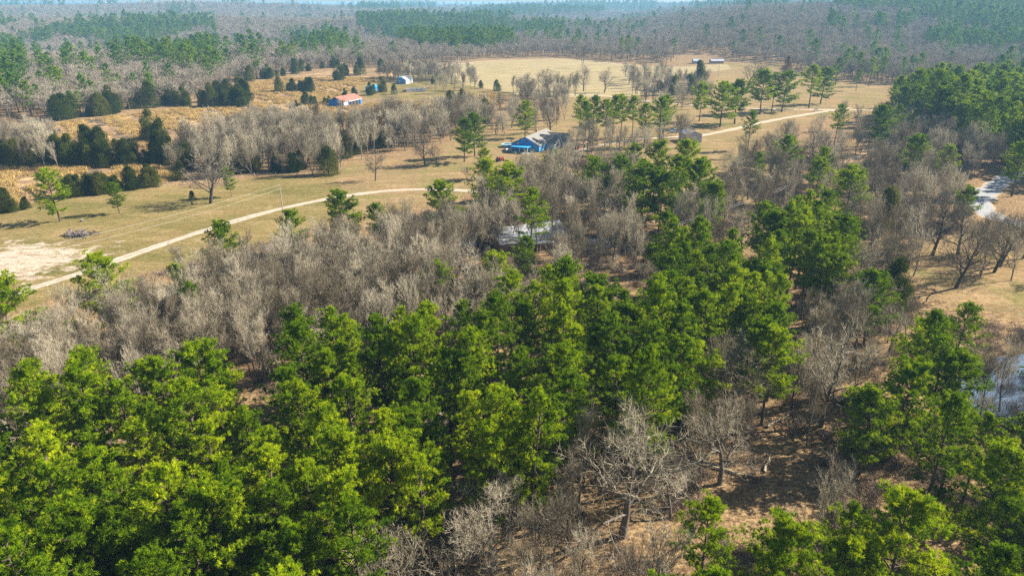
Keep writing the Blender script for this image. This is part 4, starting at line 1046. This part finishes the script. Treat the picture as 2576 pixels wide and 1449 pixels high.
bm_obj('dormer', B, 'porch_roof', lambda b: prism(b, [(1.2, 3.9), (3.0, 3.9), (3.0, 4.7), (2.1, 5.3), (1.2, 4.7)], -4.6, -2.2))
# long low white building
B = place('block_building', 1046, 231, 16, 'long low roofless white building with small square windows', 'outbuilding')
def shell(b):
    box(b, -7, 7, -2, -1.8, 0, 2.4); box(b, -7, 7, 1.8, 2, 0, 2.4); box(b, -7, -6.8, -1.8, 1.8, 0, 2.4); box(b, 6.8, 7, -1.8, 1.8, 0, 2.4)
bm_obj('wall', B, 'white_wall', shell)
for x in (-2.5, .5, 3.5): opening(B, x, -2, 1.4, .7, .7, 'y-', 'window', 'dark', False)
bm_obj('brick_lean_to', B, 'brick', lambda b: box(b, -9.5, -7.01, -2.2, .6, 0, 1.9)); bm_obj('roof_beams', B, 'wood', lambda b: [box(b, x, x + .15, -1.79, 1.79, 2.1, 2.25) for x in (-5, -2, 1, 4)])
# far white house with shed
B = place('white_house', 1700, 228, 8, 'long pale house with pinkish roof half hidden by dark cedars', 'house')
gable(B, -13, 9, 9, 2.9, 2.0, 'white_wall', 'brick', .5)
for x in (-10, -5, 0, 5): opening(B, x, -4.5, 1.6, 1.2, 1.2, 'y-')
opening(B, -7.5, -4.5, 1.1, .95, 2.1, 'y-', 'door', 'blue_paint', False)
B = place('shed', 1630, 228, 20, 'small dark blue shed left of the long pale house', 'shed'); gable(B, -2.5, 2.5, 4, 2.4, 1.2, 'shade_blue_wall', 'metal_roof', .25); opening(B, 0, -2, 1.1, 1.2, 2, 'y-', 'door', 'dark', False)
# two houses at the back
for px, py, L_, lb in ((1752, 160, 8, 'left one of two hazy pale-roofed houses at the far wood edge'), (1802, 160, 13, 'right, longer one of two hazy pale-roofed houses at the far wood edge')):
    B = place('bungalow', px, py, 5, lb, 'house'); gable(B, -L_ / 2, L_ / 2, 7, 2.6, 1.5, 'grey_metal' if L_ < 12 else 'brick', 'grey_metal', .5)
    for k in (-.3, 0, .3): opening(B, k * L_, -4, 1.5, 1.1, 1.1, 'y-')
# grey metal shed by the lane
B = place('metal_shed', 1745, 360, 100, 'grey-lavender sheet metal shed beside the gravel lane', 'shed')
gable(B, 0, 9, 7.6, 3.6, 1.6, 'grey_metal', 'grey_metal', .15); opening(B, 0, 0, 1.5, 3.0, 2.9, 'x-', 'roller_door', 'silver_paint', False)
# house under the trees with metal roof
B = place('cabin', 1318, 612, 24, 'house with a white metal roof seen through bare twigs', 'house')
gable(B, -9, 10, 11, 2.8, 2.4, 'brick', 'metal_roof', .6); bm_obj('front_porch', B, 'metal_roof', lambda b: prism(b, [(-5.3, 2.75), (-5.3, 2.62), (-8.2, 2.1), (-8.2, 2.22)], -3, 5)); opening(B, -5, -5.5, 1.5, 1.3, 1.2, 'y-'); opening(B, 7.5, -5.5, 1.5, 1.3, 1.2, 'y-')
bm_obj('porch_posts', B, 'white_paint', lambda b: [box(b, x, x + .12, -8.1, -7.98, 0, 2.1) for x in (-2.9, 1, 4.8)])
B = place('outbuilding', 1164, 634, 28, 'small brick shed with a white roof left of the metal-roofed house', 'shed'); gable(B, -2.6, 2.6, 4.4, 2.3, 1.2, 'brick', 'metal_roof', .35); opening(B, -2.6, 0, 1.05, 1.1, 2, 'x-', 'door', 'white_paint', False)
# camper
e = place('camper', 1503, 628, 12, 'rounded silver-blue camper parked beside the pale gravel yard', 'camper')
def cb_(b):
    pr = [(-.15, .6)] ; a = []
    prof = [(-3.2, .5), (3.0, .5), (3.3, 1.1), (3.1, 2.0), (2.5, 2.55), (1.2, 2.7), (-2.0, 2.7), (-2.9, 2.4), (-3.3, 1.6)]
    prism_xz(b, prof, -1.15, 1.15)
bm_obj('body', e, 'silver_paint', cb_, .12)
for x in (-1.8, .2, 2.0): bm_obj('side_window', e, 'glass', lambda b, x=x: box(b, x - .45, x + .45, -1.2, -1.155, 1.4, 2.0))
bm_obj('door', e, 'white_paint', lambda b: box(b, -.95, -.4, -1.2, -1.156, .6, 2.2))
for y in (-1.0, 1.0): bm_obj('wheel', e, 'rubber', lambda b, y=y: cyl(b, (-.3, y, .36), .36, .25, 16, 'y'))
bm_obj('tow_bar', e, 'dark', lambda b: box(b, 3.2, 4.4, -.06, .06, .45, .55))
e = place('water_barrel', 1622, 680, 0, 'pale blue round barrel beside the pines below the gravel yard', 'barrel'); bm_obj('body', e, 'silver_paint', lambda b: (cyl(b, (0, 0, .7), .75, 1.4, 20), cyl(b, (0, 0, 1.5), .75, .22, 20, 'z', .35))); bm_obj('lid', e, 'white_paint', lambda b: cyl(b, (0, 0, 1.65), .3, .1, 14))
e = place('stave_drum', 1611, 682, 0, 'dark upright drum standing left of the pale blue barrel', 'barrel'); bm_obj('body', e, 'grey_metal', lambda b: (cyl(b, (0, 0, .5), .4, 1.0, 16), cyl(b, (0, 0, .5), .43, .06, 16), cyl(b, (0, 0, .97), .43, .05, 16)))
# road sign board
e = place('sign_board', 2052, 282, 0, 'white board on two posts beside the lane junction', 'sign'); bm_obj('board', e, 'white_paint', lambda b: (box(b, -1.3, 1.3, -.04, .04, 1.35, 2.1), box(b, -1.3, 1.3, -.04, .04, .6, 1.15)))
for x in (-1.15, 1.15): bm_obj('post', e, 'wood', lambda b, x=x: box(b, x - .06, x + .06, .045, .16, 0, 2.2))

# ------------------------------------------------------------------ utility poles and wires
POLES = {}
def pole(key, mode, px, py, h, label, lamp=False, arm=True, r=.16):
    x, y = at(px, py); e = empty('utility_pole', x, y, gz(x, y) - .1); tag(e, label, 'utility pole')
    bm_obj('pole', e, 'wood', lambda b: cyl(b, (0, 0, h / 2), r, h, 10, 'z', r * .65))
    if arm: bm_obj('crossarm', e, 'wood', lambda b: box(b, -.9, .9, -.22, -.12, h - .9, h - .78))
    bm_obj('insulator', e, 'white_paint', lambda b: (cyl(b, (0, 0, h + .1), .07, .25, 8), cyl(b, (.75, -.17, h - .68), .06, .2, 8), cyl(b, (-.75, -.17, h - .68), .06, .2, 8)) if arm else cyl(b, (0, 0, h + .1), .07, .25, 8))
    if lamp: bm_obj('lamp_head', e, 'white_paint', lambda b: (box(b, -.05, .05, -1.1, -.1, h - .5, h - .42), cyl(b, (0, -1.1, h - .5), .2, .22, 10)))
    POLES[key] = (x, y, gz(x, y) + h); return e
pole('a', 'b', 714, 549, 10, 'wooden utility pole standing on the lawn beside the gravel drive', arm=False)
pole('l', 'b', -160, 800, 10, 'wooden utility pole off the left end of the lawn', arm=False)
pole('b', 'b', 2203, 424, 9.5, 'pale utility pole among bare trees right of the dark shadow')
pole('c', 'b', 1690, 655, 10, 'utility pole hidden in the pines below the clearing')
pole('d', 'b', 1532, 162, 11.5, 'distant utility pole behind the hay field against the wood')
pole('d2', 'b', 1760, 166, 11, 'distant utility pole beside the two pale-roofed houses')
pole('e', 'b', 1209, 145, 11, 'thin pole at the far left corner of the hay field', arm=False)
pole('f', 'b', 1119, 200, 10, 'pole standing behind the farmyard', arm=False)
pole('g', 'b', 1473, 242, 9.5, 'white lamp pole below the hay field corner', True, False)
pole('h', 'b', 1590, 246, 9, 'thin lamp pole by the farm road left of the long pale house', True, False)
pole('i', 'b', 1807, 190, 9, 'pole at the top of the tan field', arm=False)
def wire(name, a, b, off, label, sag=1.0, r=.022, dz=0):
    A_ = np.array(POLES[a]) + np.array([off[0], off[1], dz]); B_ = np.array(POLES[b]) + np.array([off[0], off[1], dz]); g = Geo(); n = 16
    g.tube([A_ * (1 - t) + B_ * t - np.array([0, 0, sag * 4 * t * (1 - t)]) for t in np.linspace(0, 1, n)], [r] * n, 4); g.T = []
    me = mesh_np(name, np.concatenate(g.V), [g.Q], [M['wire']]); o = link(name, me); tag(o, label, 'power line')
wire('power_line', 'a', 'l', (0, 0), 'upper pale cable running from the lawn pole to the lower left', 1.2, dz=.15)
wire('power_line', 'a', 'l', (0, 0), 'lower pale cable running from the lawn pole to the lower left', 1.6, dz=-1.0)
wire('power_line', 'b', 'c', (-.75, -.17), 'left cable from the right-hand pole down to the pines', 1.6, dz=-.6)
wire('power_line', 'b', 'c', (.75, -.17), 'right cable from the right-hand pole down to the pines', 1.6, dz=-.6)
wire('power_line', 'd', 'd2', (0, 0), 'distant cable running right from the pole behind the hay field', 1.5, .03, .1)

# ------------------------------------------------------------------ small things on the lawn
x, y = at(203, 592); g = Geo(); rr = np.random.default_rng(77)
for k in range(60):
    a = rr.uniform(0, 6.28); c0 = np.array([rr.normal() * 1.9, rr.normal() * 1.0, abs(rr.normal()) * .35 + .1]); dd = unit(np.array([math.cos(a), math.sin(a), rr.normal() * .35])) * rr.uniform(.8, 2.2)
    g.tube([c0 - dd, c0 + rr.normal(size=3) * .12, c0 + dd], [.05 + rr.random() * .12, .1 + rr.random() * .06, .03], 5)
e = empty('brush_pile', x, y, gz(x, y)); tag(e, 'heap of dead logs and branches on the lawn above the dirt patch', 'brush pile')
link('logs', mesh_np('logs', np.concatenate(g.V), [g.Q], [M['grey_wood']]), e)
bm_obj('root_ball', e, 'grey_wood', lambda b: (bmesh.ops.create_icosphere(b, subdivisions=2, radius=.9, matrix=Matrix.Translation((-3.0, .4, .7)) @ Matrix.Scale(.6, 4, (1, 0, 0))), [v.co.__iadd__(Vector((rr.normal() * .12, rr.normal() * .12, rr.normal() * .12))) for v in b.verts]))
e = place('tree_stump', 206, 557, 0, 'low cut stump on the lawn right of the broad lone pine', 'stump')
bm_obj('stump', e, 'grey_wood', lambda b: (cyl(b, (0, 0, .25), .5, .5, 12, 'z', .38), [v.co.__iadd__(Vector((rr.normal() * .05, rr.normal() * .05, 0))) for v in b.verts])); bm_obj('cut_face', e, 'concrete', lambda b: cyl(b, (0, 0, .52), .3, .03, 12))
e = place('junk_heap', 1462, 322, 0, 'grey heap of old timber on the tan field above the row of pines', 'timber heap'); g = Geo()
for k in range(40):
    a = rr.uniform(0, 6.28); c0 = np.array([rr.normal() * 3, rr.normal() * 1.5, abs(rr.normal()) * .4 + .1]); dd = unit(np.array([math.cos(a), math.sin(a), rr.normal() * .2])) * rr.uniform(1, 2.5); g.tube([c0 - dd, c0 + dd], [.14, .08], 5)
link('timbers', mesh_np('timbers', np.concatenate(g.V), [g.Q], [M['grey_wood']]), e)
# wire fence along the straw strip
def fence(name, pts, label, step=6.0):
    P = [Vector((*at(*p), 0)) for p in pts]; Q = []
    for i in range(len(P) - 1):
        n = max(1, int((P[i + 1] - P[i]).length / step)); Q += [P[i].lerp(P[i + 1], k / n) for k in range(n)]
    Q.append(P[-1]); o0 = Q[0]; e = empty(name, o0.x, o0.y, gz(o0.x, o0.y)); tag(e, label, 'fence')
    base = None
    for q in Q[:100]:
        if base is None: base = bm_obj('post', e, 'wood', lambda b: box(b, -.07, .07, -.07, .07, 0, 1.35)); o = base
        else: o = base.copy(); COL.objects.link(o)
        o.location = (q.x - o0.x, q.y - o0.y, gz(q.x, q.y) - gz(o0.x, o0.y))
    g = Geo()
    for h in (.5, .85, 1.2): g.tube([np.array([q.x - o0.x, q.y - o0.y, gz(q.x, q.y) - gz(o0.x, o0.y) + h]) for q in Q], [.012] * len(Q), 3)
    link('strands', mesh_np('strands', np.concatenate(g.V), [g.Q], [M['wire']]), e)
fence('wire_fence', [(160, 497), (402, 470), (520, 462), (640, 444), (800, 441)], 'wire fence with grey posts along the top of the olive lawn')
fence('wire_fence', [(1085, 212), (1200, 228), (1340, 250), (1440, 250)], 'wire fence below the hay field')
fence('wire_fence', [(1860, 290), (1960, 282), (2060, 270), (2200, 270)], 'wire fence beside the farm road at right')

# fallen trunks lying on the leaf litter of the foreground gap
for k, (px, py, rz, L_, lb) in enumerate(((1700, 1160, 20, 7, 'long grey fallen trunk on the leaf litter right of the great oak'), (1840, 1190, -25, 5, 'short fallen trunk in the leaf-strewn gap'), (1960, 1060, 35, 6, 'fallen trunk at the upper end of the leaf-strewn gap'),
        (1640, 1290, -10, 4, 'short fallen limb just right of the great oak foot'), (1930, 1170, 60, 4, 'fallen limb at the edge of the lower right pines'))):
    e = place('fallen_log', px, py, rz, lb, 'log'); g = Geo(); rl = np.random.default_rng(900 + k)
    g.tube([(-L_ / 2, 0, .2), (-L_ / 6, .15, .24), (L_ / 5, -.1, .22), (L_ / 2, .1, .3)], [.22, .19, .15, .08], 7)
    link('log', mesh_np('log', np.concatenate(g.V), [g.Q], [M['twig']]), e)
    g = Geo()
    for q in range(6):
        x0 = rl.uniform(0, L_ / 2); d = unit(np.array([.7, rl.normal(), .6])); g.tube([(x0, 0, .25), np.array([x0, 0, .25]) + d * rl.uniform(.8, 1.8)], [.06, .02], 4)
    link('branches', mesh_np('branches', np.concatenate(g.V), [g.Q], [M['twig']]), e)
